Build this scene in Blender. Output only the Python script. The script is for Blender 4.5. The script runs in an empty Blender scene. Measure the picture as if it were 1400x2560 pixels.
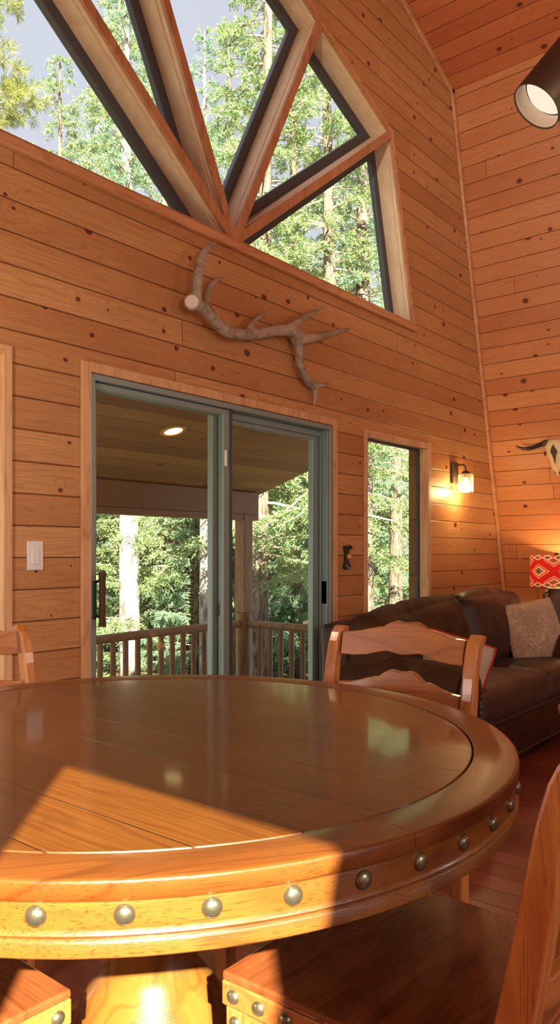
import bpy, bmesh, math, random
import numpy as np
from mathutils import Vector, Matrix, noise as mnoise
from mathutils.geometry import tessellate_polygon

SC = bpy.context.scene
COL = SC.collection
PI = math.pi
R = math.radians

# ------------------------------------------------------------------ node helpers
class NT:
    def __init__(s, name):
        s.mat = bpy.data.materials.new(name); s.mat.use_nodes = True
        s.t = s.mat.node_tree; s.t.nodes.clear()
        s.out = s.t.nodes.new('ShaderNodeOutputMaterial')
    def n(s, kind): return s.t.nodes.new(kind)
    def put(s, sock, v):
        if isinstance(v, bpy.types.NodeSocket): s.t.links.new(v, sock)
        elif v is not None:
            try: sock.default_value = v
            except Exception: sock.default_value = (*v, 1.0)
    def m(s, op, a, b=None, c=None, clamp=False):
        k = s.n('ShaderNodeMath'); k.operation = op; k.use_clamp = clamp
        s.put(k.inputs[0], a)
        if b is not None: s.put(k.inputs[1], b)
        if c is not None: s.put(k.inputs[2], c)
        return k.outputs[0]
    def mapr(s, v, a, b, c=0.0, d=1.0, smooth=False):
        k = s.n('ShaderNodeMapRange'); k.clamp = True
        if smooth: k.interpolation_type = 'SMOOTHSTEP'
        for i, x in enumerate((v, a, b, c, d)): s.put(k.inputs[i], x)
        return k.outputs[0]
    def obj(s): return s.n('ShaderNodeTexCoord').outputs['Object']
    def rnd(s): return s.n('ShaderNodeObjectInfo').outputs['Random']
    def sep(s, v):
        k = s.n('ShaderNodeSeparateXYZ'); s.put(k.inputs[0], v); return k.outputs
    def comb(s, x, y=0.0, z=0.0):
        k = s.n('ShaderNodeCombineXYZ')
        for i, v in enumerate((x, y, z)): s.put(k.inputs[i], v)
        return k.outputs[0]
    def noise(s, vec, scale=1.0, detail=3.0, rough=.55, dist=0.0):
        k = s.n('ShaderNodeTexNoise'); s.put(k.inputs['Vector'], vec)
        for a, v in (('Scale', scale), ('Detail', detail), ('Roughness', rough), ('Distortion', dist)): s.put(k.inputs[a], v)
        return k.outputs['Fac']
    def wn(s, vec):
        k = s.n('ShaderNodeTexWhiteNoise'); k.noise_dimensions = '3D'; s.put(k.inputs['Vector'], vec)
        return k.outputs['Value'], k.outputs['Color']
    def voro(s, vec, scale=1.0):
        k = s.n('ShaderNodeTexVoronoi'); k.voronoi_dimensions = '2D'; s.put(k.inputs['Vector'], vec); s.put(k.inputs['Scale'], scale)
        return k.outputs['Distance'], k.outputs['Color']
    def mix(s, f, a, b, blend='MIX'):
        k = s.n('ShaderNodeMix'); k.data_type = 'RGBA'; k.blend_type = blend
        s.put(k.inputs[0], f)
        for i, v in ((6, a), (7, b)):
            if isinstance(v, bpy.types.NodeSocket): s.t.links.new(v, k.inputs[i])
            else: k.inputs[i].default_value = (v[0], v[1], v[2], 1.0)
        return k.outputs[2]
    def grey(s, v): return s.comb(v, v, v)
    def bump(s, h, dist=.002, strength=1.0):
        k = s.n('ShaderNodeBump'); s.put(k.inputs['Height'], h); k.inputs['Distance'].default_value = dist; k.inputs['Strength'].default_value = strength
        return k.outputs[0]
    def bsdf(s, col, rough=.5, metal=0.0, spec=.5, coat=0.0, coat_rough=.1, normal=None, sheen=0.0, emit=None, emit_s=0.0):
        k = s.n('ShaderNodeBsdfPrincipled')
        def I(nm, v): s.put(k.inputs[nm], v)
        if isinstance(col, bpy.types.NodeSocket): s.t.links.new(col, k.inputs['Base Color'])
        else: k.inputs['Base Color'].default_value = (*col, 1.0)
        I('Roughness', rough); I('Metallic', metal); I('Specular IOR Level', spec)
        I('Coat Weight', coat); I('Coat Roughness', coat_rough)
        if sheen: I('Sheen Weight', sheen)
        if normal is not None: s.t.links.new(normal, k.inputs['Normal'])
        if emit is not None:
            k.inputs['Emission Color'].default_value = (*emit, 1.0); k.inputs['Emission Strength'].default_value = emit_s
        return k.outputs[0]
    def done(s, shader):
        s.t.links.new(shader, s.out.inputs['Surface']); return s.mat

def plain(name, col, rough=.5, metal=0.0, spec=.5, coat=0.0, var=.12, nscale=30.0, bump=0.0):
    t = NT(name); f = t.noise(t.obj(), nscale, 3)
    a = tuple(max(0, c*(1-var)) for c in col); b = tuple(min(1, c*(1+var)) for c in col)
    c = t.mix(f, a, b)
    nrm = t.bump(f, bump) if bump else None
    return t.done(t.bsdf(c, rough, metal, spec, coat, normal=nrm))

def board_mat(name, w, Lb, dark, light, along=0, across=2, knots=.55, knot_col=(.085, .022, .010), rough=.42, groove=.0045,
              groove_dark=.25, grain=1.0, seed=0.0, coat=0.0, coat_rough=.1, spec=.5, tone=1.0, kscale=5.3, offs=0.0, joints=True, streak=.5):
    t = NT(name); X = t.sep(t.obj()); x = X[along]; y = t.m('ADD', X[across], offs)
    q = t.m('DIVIDE', y, w); i = t.m('FLOOR', q); fr = t.m('FRACT', q)
    r0, _ = t.wn(t.comb(i, seed, 3.1))
    xs = t.m('ADD', t.m('DIVIDE', x, Lb), t.m('MULTIPLY', r0, 9.0)); j = t.m('FLOOR', xs); fj = t.m('FRACT', xs)
    bid, bcol = t.wn(t.comb(i, j if joints else 0.0, seed + 7.7))
    off = t.m('MULTIPLY', bid, 37.0)
    # knots
    kv = t.comb(t.m('ADD', t.m('MULTIPLY', x, .8), off), t.m('ADD', y, t.m('MULTIPLY', off, 2.3)), 0)
    kd, kc = t.voro(kv, kscale); KC = t.sep(kc)
    kr = t.m('MULTIPLY', t.m('POWER', KC[0], 1.8), .085); kr = t.m('ADD', kr, .024)
    ksel = t.m('LESS_THAN', KC[1], knots)
    kedge = t.m('DIVIDE', kd, kr)
    kmask = t.m('MULTIPLY', t.mapr(kedge, .75, 1.15, 1.0, 0.0, True), ksel)
    kring = t.m('MULTIPLY', t.mapr(kedge, 1.0, 2.6, 1.0, 0.0, True), ksel)
    kfar = t.m('MULTIPLY', t.mapr(kd, 0.0, .30, 1.0, 0.0, True), ksel)
    # grain lines
    warp = t.noise(t.comb(t.m('MULTIPLY', x, 1.1), t.m('MULTIPLY', y, 7.0), off), 1.0, 3, .5, .6)
    g = t.m('ADD', t.m('MULTIPLY', warp, 9.0), t.m('MULTIPLY', kfar, 2.2)); g = t.m('ADD', g, t.m('MULTIPLY', y, 38.0*grain))
    ring = t.m('ABSOLUTE', t.m('SUBTRACT', t.m('FRACT', g), .5)); ring = t.mapr(ring, .30, .5, 0.0, 1.0, True)
    fib = t.noise(t.comb(t.m('MULTIPLY', x, 5.0), t.m('MULTIPLY', y, 190.0), off), 1.0, 4, .6)
    big = t.noise(t.comb(t.m('MULTIPLY', x, 1.3), t.m('MULTIPLY', y, 6.0), t.m('ADD', off, 4.0)), 1.0, 2, .5)
    f = t.m('ADD', t.m('MULTIPLY', bid, .75*tone), t.m('MULTIPLY', big, .55)); f = t.mapr(f, .12, .95, 0, 1)
    col = t.mix(f, dark, light)
    col = t.mix(t.m('MULTIPLY', ring, .28*streak*2), col, t.mix(.55, col, (dark[0]*.55, dark[1]*.42, dark[2]*.35)))
    col = t.mix(t.mapr(fib, .35, .68, .18*streak*2, 0), col, (dark[0]*.5, dark[1]*.4, dark[2]*.35))
    if knots > 0:
        col = t.mix(t.m('MULTIPLY', kring, .45), col, (light[0]*.85, light[1]*.55, light[2]*.4))
        col = t.mix(t.m('MULTIPLY', kmask, .92), col, knot_col)
    de = t.m('MULTIPLY', t.m('MINIMUM', fr, t.m('SUBTRACT', 1.0, fr)), w)
    dj = t.m('MULTIPLY', t.m('MINIMUM', fj, t.m('SUBTRACT', 1.0, fj)), Lb)
    if joints: de2 = t.m('MINIMUM', de, t.m('MULTIPLY', dj, 1.6))
    else: de2 = de
    gm = t.mapr(de2, groove*.25, groove*.75, 1.0, 0.0, True)
    col = t.mix(t.m('MULTIPLY', gm, 1.0 - groove_dark), col, (dark[0]*.16, dark[1]*.10, dark[2]*.08))
    h = t.m('ADD', t.mapr(de2, 0.0, groove, 0.0, 1.0, True), t.m('MULTIPLY', fib, .05))
    nrm = t.bump(h, groove*.7)
    ro = t.m('ADD', rough - .06, t.m('MULTIPLY', fib, .14))
    return t.done(t.bsdf(col, ro, 0, spec, coat, coat_rough, normal=nrm))

def wood_mat(name, dark, light, axis='x', rough=.32, coat=.25, pore=.75, scale=1.0, ring=.38):
    t = NT(name); X = t.sep(t.obj()); rv = t.m('MULTIPLY', t.rnd(), 5.0)
    a = {'x': 0, 'y': 1, 'z': 2}[axis]; o = [k for k in (0, 1, 2) if k != a]
    def V(la, lo): return t.comb(t.m('ADD', t.m('MULTIPLY', X[a], la*scale), rv), t.m('MULTIPLY', X[o[0]], lo*scale), t.m('MULTIPLY', X[o[1]], lo*scale))
    big = t.noise(V(2.2, 16), 1.0, 3, .55, .5)
    rings = t.m('FRACT', t.m('MULTIPLY', t.noise(V(1.0, 7), 1.0, 2, .5, .3), 7.0)); rings = t.mapr(t.m('ABSOLUTE', t.m('SUBTRACT', rings, .5)), .32, .5, 0, 1, True)
    pores = t.noise(V(16, 620), 1.0, 2, .55)
    c = t.mix(t.mapr(big, .28, .72), dark, light)
    c = t.mix(t.m('MULTIPLY', rings, ring), c, (dark[0]*.55, dark[1]*.42, dark[2]*.35))
    c = t.mix(t.mapr(pores, .33, .42, pore*.8, 0.0), c, (dark[0]*.32, dark[1]*.25, dark[2]*.22))
    nrm = t.bump(pores, .0006, .6)
    return t.done(t.bsdf(c, t.m('ADD', rough, t.m('MULTIPLY', pores, .1)), 0, .5, coat, .12, normal=nrm))

def glass_mat(name, tint=(1, 1, 1), refl=1.0, rough=0.0):
    t = NT(name)
    a = t.n('ShaderNodeBsdfTransparent'); a.inputs[0].default_value = (*tint, 1)
    b = t.n('ShaderNodeBsdfGlossy'); b.inputs['Roughness'].default_value = rough
    f = t.n('ShaderNodeLayerWeight'); f.inputs[0].default_value = .5
    fr = t.m('ADD', .035, t.m('MULTIPLY', t.m('POWER', f.outputs['Facing'], 5.0), .96))
    k = t.n('ShaderNodeMixShader'); t.put(k.inputs[0], t.m('MULTIPLY', fr, refl)); t.t.links.new(a.outputs[0], k.inputs[1]); t.t.links.new(b.outputs[0], k.inputs[2])
    return t.done(k.outputs[0])

def emit_mat(name, col, s):
    t = NT(name); e = t.n('ShaderNodeEmission'); e.inputs[0].default_value = (*col, 1); e.inputs[1].default_value = s
    return t.done(e.outputs[0])

# ------------------------------------------------------------------ mesh helpers
class MB:
    def __init__(s): s.v = []; s.f = []
    def add(s, vs, fs):
        b = len(s.v); s.v += [tuple(v) for v in vs]; s.f += [tuple(b + i for i in f) for f in fs]; return s
    def box(s, lo, hi):
        x0, y0, z0 = lo; x1, y1, z1 = hi
        return s.add([(x0,y0,z0),(x1,y0,z0),(x1,y1,z0),(x0,y1,z0),(x0,y0,z1),(x1,y0,z1),(x1,y1,z1),(x0,y1,z1)],
                     [(0,3,2,1),(4,5,6,7),(0,1,5,4),(1,2,6,5),(2,3,7,6),(3,0,4,7)])
    def hexa(s, p): return s.add(p, [(0,3,2,1),(4,5,6,7),(0,1,5,4),(1,2,6,5),(2,3,7,6),(3,0,4,7)])
    def bar(s, a, b, w, h, up=(0, 0, 1)):
        a = Vector(a); b = Vector(b); d = (b - a).normalized(); u = Vector(up)
        sd = d.cross(u).normalized(); u = sd.cross(d).normalized()
        P = []
        for c in (a, b):
            for i, j in ((-1,-1),(1,-1),(1,1),(-1,1)): P.append(c + sd*(i*w/2) + u*(j*h/2))
        return s.add(P, [(0,1,2,3)[::-1],(4,5,6,7),(0,1,5,4),(1,2,6,5),(2,3,7,6),(3,0,4,7)])
    def tube(s, pts, rad, n=10, cap=True, flat=None):
        pts = [Vector(p) for p in pts]; m = len(pts)
        if not hasattr(rad, '__len__'): rad = [rad]*m
        ref = None; vs = []; fs = []
        for i, p in enumerate(pts):
            d = (pts[min(i+1, m-1)] - pts[max(i-1, 0)]).normalized()
            if ref is None:
                ref = d.orthogonal().normalized()
            ref = (ref - d*ref.dot(d)).normalized(); bi = d.cross(ref)
            for k in range(n):
                a = 2*PI*k/n; vs.append(p + (ref*math.cos(a) + bi*math.sin(a))*rad[i])
        for i in range(m-1):
            for k in range(n):
                k2 = (k+1) % n; fs.append((i*n+k, i*n+k2, (i+1)*n+k2, (i+1)*n+k))
        if cap: fs.append(tuple(range(n))[::-1]); fs.append(tuple(range((m-1)*n, m*n)))
        return s.add(vs, fs)
    def lathe(s, prof, n=48, c=(0, 0, 0), closed=False):
        vs = []; fs = []; m = len(prof)
        for r, z in prof:
            for k in range(n):
                a = 2*PI*k/n; vs.append((c[0] + r*math.cos(a), c[1] + r*math.sin(a), c[2] + z))
        for i in range(m - (0 if closed else 1)):
            i2 = (i+1) % m
            for k in range(n):
                k2 = (k+1) % n; fs.append((i*n+k, i*n+k2, i2*n+k2, i2*n+k))
        if not closed:
            if prof[0][0] > 1e-6: fs.append(tuple(range(n))[::-1])
            if prof[-1][0] > 1e-6: fs.append(tuple(range((m-1)*n, m*n)))
        return s.add(vs, fs)
    def poly(s, outer, holes, d0, d1, f):
        """flat polygon with holes, given thickness; f(a, b, d) -> point"""
        loops = [outer] + list(holes)
        tri = tessellate_polygon([[Vector((a, b, 0)) for a, b in l] for l in loops])
        flat = [p for l in loops for p in l]; n = len(flat)
        vs = [f(a, b, d0) for a, b in flat] + [f(a, b, d1) for a, b in flat]
        fs = [tuple(t) for t in tri] + [tuple(i + n for i in t)[::-1] for t in tri]
        o = 0
        for l in loops:
            k = len(l)
            for i in range(k): fs.append((o+i, o+(i+1) % k, n+o+(i+1) % k, n+o+i))
            o += k
        return s.add(vs, fs)
    def build(s, name, mat, parent=None, smooth=False, bevel=0.0, seg=2, fix=True, merge=0.0, loc=None, mtx=None):
        me = bpy.data.meshes.new(name); me.from_pydata(s.v, [], s.f)
        if fix or merge:
            bm = bmesh.new(); bm.from_mesh(me)
            if merge: bmesh.ops.remove_doubles(bm, verts=bm.verts, dist=merge)
            if fix: bmesh.ops.recalc_face_normals(bm, faces=bm.faces)
            bm.to_mesh(me); bm.free()
        return link(name, me, mat, parent, smooth, bevel, seg, loc, mtx)

def link(name, me, mat, parent=None, smooth=False, bevel=0.0, seg=2, loc=None, mtx=None):
    o = bpy.data.objects.new(name, me); COL.objects.link(o)
    if mat: me.materials.append(mat)
    if parent: o.parent = parent
    if loc is not None: o.location = loc
    if mtx is not None: o.matrix_basis = mtx
    if smooth:
        for p in me.polygons: p.use_smooth = True
    if bevel:
        b = o.modifiers.new('bevel', 'BEVEL'); b.width = bevel; b.segments = seg; b.limit_method = 'ANGLE'; b.angle_limit = R(35)
        b.harden_normals = False
    if smooth == 'auto':
        me.set_sharp_from_angle(angle=R(40))
    return o

def tag(o, label=None, cat=None, group=None, kind=None):
    if label: o['label'] = label
    if cat: o['category'] = cat
    if group: o['group'] = group
    if kind: o['kind'] = kind
    return o
def thing(name, label, cat, loc=(0, 0, 0), rz=0.0, group=None):
    o = bpy.data.objects.new(name, None); COL.objects.link(o); o.location = loc; o.rotation_euler = (0, 0, rz); o.empty_display_size = .1
    return tag(o, label, cat, group)
def struct(o): o['kind'] = 'structure'; return o
def copy_tree(o, parent=None):
    c = o.copy(); COL.objects.link(c)
    if parent: c.parent = parent
    for ch in list(o.children): copy_tree(ch, c)
    return c
def crom(pts, k=5):
    P = [Vector(p) for p in pts]; out = []
    for i in range(len(P)-1):
        p0 = P[max(i-1, 0)]; p1 = P[i]; p2 = P[i+1]; p3 = P[min(i+2, len(P)-1)]
        for j in range(k):
            t = j/k; out.append(.5*((2*p1) + (p2-p0)*t + (2*p0-5*p1+4*p2-p3)*t*t + (3*p1-p0-3*p2+p3)*t**3))
    out.append(P[-1]); return out
def lerp_list(r, k):
    out = []
    for i in range(len(r)-1):
        for j in range(k): out.append(r[i] + (r[i+1]-r[i])*j/k)
    return out + [r[-1]]

def inset(poly, ds):
    """inset a convex polygon (ccw) by ds[i] on the edge i -> i+1"""
    n = len(poly); L = []
    for i in range(n):
        a = Vector(poly[i]); b = Vector(poly[(i+1) % n]); d = (b-a).normalized(); nn = Vector((-d.y, d.x)); L.append((a + nn*ds[i], d))
    out = []
    for i in range(n):
        p, d = L[i-1]; q, e = L[i]
        den = d.x*e.y - d.y*e.x
        tt = ((q.x-p.x)*e.y - (q.y-p.y)*e.x)/den
        v = p + d*tt; out.append((v.x, v.y))
    return out

def rounded(lo, hi, rad, n=12, puff=(0, 0, 0), wob=0.0, wscale=4.0, seed=0.0, folds=0.0):
    """soft box: rounded corners, faces puffed outward, slight wrinkles"""
    c = Vector([(a+b)/2 for a, b in zip(lo, hi)]); hf = Vector([(b-a)/2 for a, b in zip(lo, hi)])
    bm = bmesh.new(); bmesh.ops.create_cube(bm, size=2.0)
    bmesh.ops.subdivide_edges(bm, edges=bm.edges[:], cuts=n, use_grid_fill=True)
    for v in bm.verts:
        u = v.co.copy()
        p = Vector((u.x*hf.x, u.y*hf.y, u.z*hf.z))
        inn = Vector([max(-(h-rad), min(h-rad, a)) for a, h in zip(p, hf)])
        d = p - inn
        if d.length > 1e-6:
            m = max(abs(d.x), abs(d.y), abs(d.z)); d = d.normalized()*m
        q = inn + d
        def w(a, b): return (1-a*a)*(1-b*b)
        q.x += puff[0]*u.x*w(u.y, u.z) if abs(u.x) > .5 else 0
        q.y += puff[1]*u.y*w(u.x, u.z) if abs(u.y) > .5 else 0
        q.z += puff[2]*u.z*w(u.x, u.y) if abs(u.z) > .5 else 0
        if wob:
            if folds: q += d.normalized()*(folds*math.sin(26*(q.x*1.1 - q.z*1.3) + 5*mnoise.noise(q*3.1 + Vector((seed, 5, 0))))*max(0, mnoise.noise(q*2.3 + Vector((1, seed, 0)))+.25)) if d.length > 1e-6 else Vector((0, 0, 0))
            k = mnoise.noise(q*wscale + Vector((seed, 0, 0))) + .5*mnoise.noise(q*wscale*2.7 + Vector((0, seed, 3)))
            q += d.normalized()*k*wob if d.length > 1e-6 else Vector((0, 0, 0))
        v.co = q + c
    me = bpy.data.meshes.new('soft'); bm.to_mesh(me); bm.free(); return me

# ------------------------------------------------------------------ materials
BW = .1245
M = {}
M['wall'] = board_mat('pine_wall', BW, 4.4, (.46, .200, .066), (.70, .395, .155), 0, 2, seed=1.0, knots=.62, tone=.62, streak=.9)
M['wall_r'] = board_mat('pine_slope_wall', BW, 3.4, (.51, .168, .052), (.68, .285, .100), 0, 1, seed=5.0, knots=.55, streak=.8)
M['ceil'] = board_mat('pine_ceiling', BW, 3.4, (.47, .122, .040), (.63, .205, .072), 0, 1, seed=9.0, knots=.55, streak=.8)
M['porch_ceil'] = board_mat('porch_boards', .135, 2.6, (.19, .105, .028), (.36, .22, .065), 0, 1, seed=12.0, knots=.4, rough=.6)
M['porch_beam'] = board_mat('porch_beam_wood', .40, 9., (.125, .062, .016), (.21, .112, .032), 0, 2, seed=14.0, knots=.4, rough=.6, joints=False)
M['floor'] = board_mat('floor_planks', .125, 1.2, (.15, .036, .020), (.30, .085, .050), 1, 0, seed=2.0, knots=0, rough=.34, groove=.0025, groove_dark=.45, streak=.7)
M['deck'] = board_mat('deck_boards', .14, 3., (.22, .13, .07), (.33, .21, .12), 0, 1, seed=3.0, knots=.3, rough=.7)
M['top'] = board_mat('table_planks', .1225, 9., (.112, .034, .005), (.195, .077, .010), 1, 0, seed=4.0, knots=0, rough=.34, groove=.0022, groove_dark=.35,
                     coat=.55, coat_rough=.07, offs=.0, joints=False, tone=.45, streak=1.25)
M['rim'] = wood_mat('table_rim_oak', (.110, .027, .005), (.185, .058, .010), 'x', .26, .3, pore=.55)
M['apron'] = wood_mat('table_apron_oak', (.145, .045, .0075), (.25, .098, .016), 'x', .26, .3, pore=.8)
M['urn'] = wood_mat('pedestal_oak', (.16, .062, .011), (.26, .112, .020), 'z', .20, .5, pore=.4)
M['chair_z'] = wood_mat('chair_oak_upright', (.35, .115, .026), (.55, .215, .056), 'z', .30, .35)
M['chair_x'] = wood_mat('chair_oak_cross', (.29, .095, .022), (.46, .170, .042), 'x', .30, .35)
M['chair_seat'] = wood_mat('chair_seat_stain', (.135, .029, .008), (.27, .082, .025), 'x', .22, .5, pore=.6)
M['trim'] = wood_mat('pine_trim', (.60, .33, .150), (.76, .47, .235), 'z', .42, .1, pore=.25)
M['trim_x'] = wood_mat('pine_trim_level', (.52, .23, .090), (.68, .35, .150), 'x', .42, .1, pore=.25)
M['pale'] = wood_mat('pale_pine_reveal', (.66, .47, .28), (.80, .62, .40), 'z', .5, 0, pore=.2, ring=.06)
M['mull'] = wood_mat('pine_mullion', (.44, .19, .075), (.60, .29, .125), 'z', .45, .05, pore=.25)
M['sash'] = plain('dark_sash', (.060, .062, .066), .5, nscale=60, bump=.0004)
M['alu'] = plain('grey_green_aluminium', (.25, .345, .325), .38, .25, var=.05)
M['alu_dark'] = plain('dark_green_aluminium', (.060, .085, .072), .42, .3, var=.05)
M['black'] = plain('black_metal', (.018, .018, .019), .4, .4)
M['green_plate'] = plain('dark_green_plate', (.022, .060, .048), .35, .3)
M['bronze'] = plain('dark_bronze', (.11, .080, .050), .45, .7, nscale=80)
M['stud'] = plain('antique_nickel', (.21, .20, .14), .33, .85, var=.3, nscale=260, bump=.0003)
M['white'] = plain('white_plastic', (.78, .78, .76), .35, var=.02)
M['glass'] = glass_mat('window_glass', (.97, .99, .98), .8)
def mk():
    t = NT('clear_jar_glass'); a = t.n('ShaderNodeBsdfTransparent'); a.inputs[0].default_value = (1, .97, .90, 1)
    b = t.n('ShaderNodeBsdfGlossy'); b.inputs['Roughness'].default_value = .05; d = t.n('ShaderNodeBsdfTranslucent'); d.inputs[0].default_value = (1, .92, .75, 1)
    f = t.n('ShaderNodeLayerWeight'); f.inputs[0].default_value = .5
    k = t.n('ShaderNodeMixShader'); t.put(k.inputs[0], .45); t.t.links.new(b.outputs[0], k.inputs[1]); t.t.links.new(d.outputs[0], k.inputs[2])
    q = t.n('ShaderNodeMixShader'); t.put(q.inputs[0], t.m('ADD', .07, t.m('MULTIPLY', t.m('POWER', f.outputs['Facing'], 3.0), .8)))
    t.t.links.new(a.outputs[0], q.inputs[1]); t.t.links.new(k.outputs[0], q.inputs[2]); return t.done(q.outputs[0])
M['jar'] = mk()
M['bulb'] = emit_mat('bulb_glow', (1.0, .72, .36), 30.0)
M['bulb_soft'] = emit_mat('recessed_bulb_glow', (1.0, .78, .36), 3.0)
M['lens'] = emit_mat('spot_lens_glow', (1.0, .82, .64), 1.05)
M['log'] = wood_mat('peeled_log', (.17, .088, .030), (.27, .150, .058), 'z', .55, 0, pore=.3)
M['log_x'] = wood_mat('peeled_log_level', (.20, .110, .045), (.31, .185, .080), 'x', .55, 0, pore=.3)
def mk():
    t = NT('antler_bone'); P = t.obj(); X = t.sep(P)
    f = t.noise(P, 38, 4, .6); g = t.noise(P, 7, 2)
    c = t.mix(t.mapr(f, .3, .7), (.13, .09, .055), (.44, .36, .25)); c = t.mix(t.mapr(g, .4, .65, 0, .7), c, (.54, .46, .34))
    return t.done(t.bsdf(c, .55, normal=t.bump(f, .004)))
M['antler'] = mk()
M['bone'] = plain('pale_bone', (.70, .55, .30), .5, var=.35, nscale=45, bump=.001)
M['bone_dark'] = plain('bone_hollow', (.055, .030, .016), .7)
M['horn'] = plain('black_horn', (.014, .011, .010), .22, coat=.4)
M['cut'] = plain('sawn_antler', (.80, .74, .62), .6)
def mk():
    t = NT('brown_suede_leather'); P = t.obj()
    a = t.noise(P, 5.5, 5, .65, .6); b = t.noise(P, 42, 4, .6)
    c = t.mix(t.mapr(a, .30, .70), (.012, .006, .0045), (.062, .026, .014)); c = t.mix(t.mapr(b, .45, .8, 0, .35), c, (.085, .048, .034))
    return t.done(t.bsdf(c, t.mapr(a, .3, .7, .34, .60), 0, .5, sheen=.03, normal=t.bump(t.m('ADD', b, t.m('MULTIPLY', a, .8)), .004)))
M['leather'] = mk()
def mk():
    t = NT('dark_leather'); P = t.obj(); b = t.noise(P, 30, 4, .6); a = t.noise(P, 5, 3)
    c = t.mix(a, (.008, .0055, .006), (.040, .019, .014))
    return t.done(t.bsdf(c, .33, 0, .5, normal=t.bump(b, .004)))
M['leather_d'] = mk()
M['suede'] = None
def mk():
    t = NT('brown_suede'); P = t.obj(); a = t.noise(P, 6, 4, .6); b = t.noise(P, 90, 3)
    c = t.mix(t.mapr(a, .3, .7), (.040, .018, .007), (.095, .046, .018))
    return t.done(t.bsdf(c, .75, 0, .15, sheen=.02, normal=t.bump(b, .001)))
M['suede'] = mk()
def mk():
    t = NT('tan_fleece'); P = t.obj(); b = t.noise(P, 95, 4, .7); a = t.noise(P, 22, 3)
    c = t.mix(t.mapr(b, .3, .7), (.55, .37, .23), (.82, .64, .46))
    c = t.mix(t.mapr(a, .4, .7, 0, .4), c, (.86, .72, .56))
    return t.done(t.bsdf(c, .95, 0, .1, sheen=.4))
M['fleece'] = mk()
M['linen'] = plain('beige_linen', (.50, .40, .30), .85, var=.12, nscale=200, bump=.0006)
M['red'] = plain('red_piping', (.50, .012, .030), .7)
M['clay'] = plain('black_clay', (.030, .028, .026), .5, nscale=40)
M['clay_rim'] = plain('grey_clay', (.22, .22, .18), .6)
def mk():
    # woven geometric lamp shade: red field with cream and taupe diamonds between two cream bands
    t = NT('woven_shade'); X = t.sep(t.obj())
    ang = t.m('DIVIDE', t.m('ARCTAN2', X[1], X[0]), 2*PI)
    N = 5.0
    u = t.m('FRACT', t.m('ADD', t.m('MULTIPLY', ang, N), .30)); uc = t.m('ABSOLUTE', t.m('SUBTRACT', u, .5))      # 0 centre .. .5 edge of one repeat
    v = t.m('ABSOLUTE', t.m('DIVIDE', X[2], .122))                                                            # 0 middle .. 1 edge
    cream = (.80, .66, .48); red = (.52, .045, .035); taupe = (.30, .22, .13); dark = (.045, .012, .012)
    st = t.m('LESS_THAN', t.m('FRACT', t.m('MULTIPLY', ang, N*14)), .22)
    col = t.mix(t.m('MULTIPLY', st, .35), red, (.75, .16, .09))
    def ring(d, lo, hi, c, col): return t.mix(t.m('MULTIPLY', t.m('GREATER_THAN', d, lo), t.m('LESS_THAN', d, hi)), col, c)
    d1 = t.m('ADD', t.m('MULTIPLY', uc, 2.0), t.m('MULTIPLY', v, 1.55))
    col = ring(d1, -1.0, .52, taupe, col); col = ring(d1, .38, .54, cream, col); col = ring(d1, -1.0, .11, dark, col)
    col = ring(d1, .66, .74, cream, col)
    d2 = t.m('ADD', t.m('MULTIPLY', t.m('SUBTRACT', .5, uc), 2.0), t.m('MULTIPLY', t.m('SUBTRACT', .72, v), 1.55))
    col = ring(d2, -1.0, .46, taupe, col); col = ring(d2, .34, .48, cream, col); col = ring(d2, .60, .68, cream, col)
    band = t.m('GREATER_THAN', v, .70)
    bu = t.m('ABSOLUTE', t.m('SUBTRACT', t.m('FRACT', t.m('MULTIPLY', ang, N*3.0)), .5)); bv = t.m('ABSOLUTE', t.m('SUBTRACT', t.m('DIVIDE', t.m('SUBTRACT', v, .70), .30), .52))
    bd = t.m('ADD', t.m('MULTIPLY', bu, 2.2), t.m('MULTIPLY', bv, 2.0))
    bc = t.mix(t.m('LESS_THAN', bd, .62), cream, dark); bc = t.mix(t.m('LESS_THAN', bd, .24), bc, cream)
    bc = t.mix(t.m('GREATER_THAN', bd, 1.28), bc, (.62, .06, .05))
    col = t.mix(band, col, bc)
    k = t.n('ShaderNodeBsdfTranslucent'); t.put(k.inputs[0], col)
    a = t.bsdf(col, .9, 0, .1); mx = t.n('ShaderNodeMixShader'); mx.inputs[0].default_value = .45
    t.t.links.new(a, mx.inputs[1]); t.t.links.new(k.outputs[0], mx.inputs[2])
    return t.done(mx.outputs[0])
M['shade'] = mk()
def leaf_mat(name, a, b, c):
    t = NT(name); P = t.obj(); f = t.noise(P, 2.2, 3, .6); g = t.noise(P, 11.0, 2, .6)
    col = t.mix(t.mapr(f, .3, .7), a, b); col = t.mix(t.mapr(g, .45, .7, 0, .85), col, c)
    s = t.bsdf(col, .55, 0, .4); k = t.n('ShaderNodeBsdfTranslucent'); t.put(k.inputs[0], col)
    mx = t.n('ShaderNodeMixShader'); mx.inputs[0].default_value = .35
    t.t.links.new(s, mx.inputs[1]); t.t.links.new(k.outputs[0], mx.inputs[2]); return t.done(mx.outputs[0])
M['needle'] = leaf_mat('spruce_needles', (.12, .24, .10), (.27, .38, .16), (.46, .49, .25))
M['needle_b'] = leaf_mat('blue_spruce_needles', (.12, .27, .18), (.26, .42, .28), (.42, .49, .29))
M['needle_y'] = leaf_mat('pine_needles', (.13, .20, .05), (.27, .29, .08), (.40, .35, .11))
def bark(name, a, b, s=9.0):
    t = NT(name); X = t.sep(t.obj())
    f = t.noise(t.comb(t.m('MULTIPLY', X[0], s*2.2), t.m('MULTIPLY', X[1], s*2.2), t.m('MULTIPLY', X[2], s*.55)), 1.0, 5, .65, .5)
    return t.done(t.bsdf(t.mix(t.mapr(f, .38, .62), a, b), .9, 0, .1, normal=t.bump(f, .03)))
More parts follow.
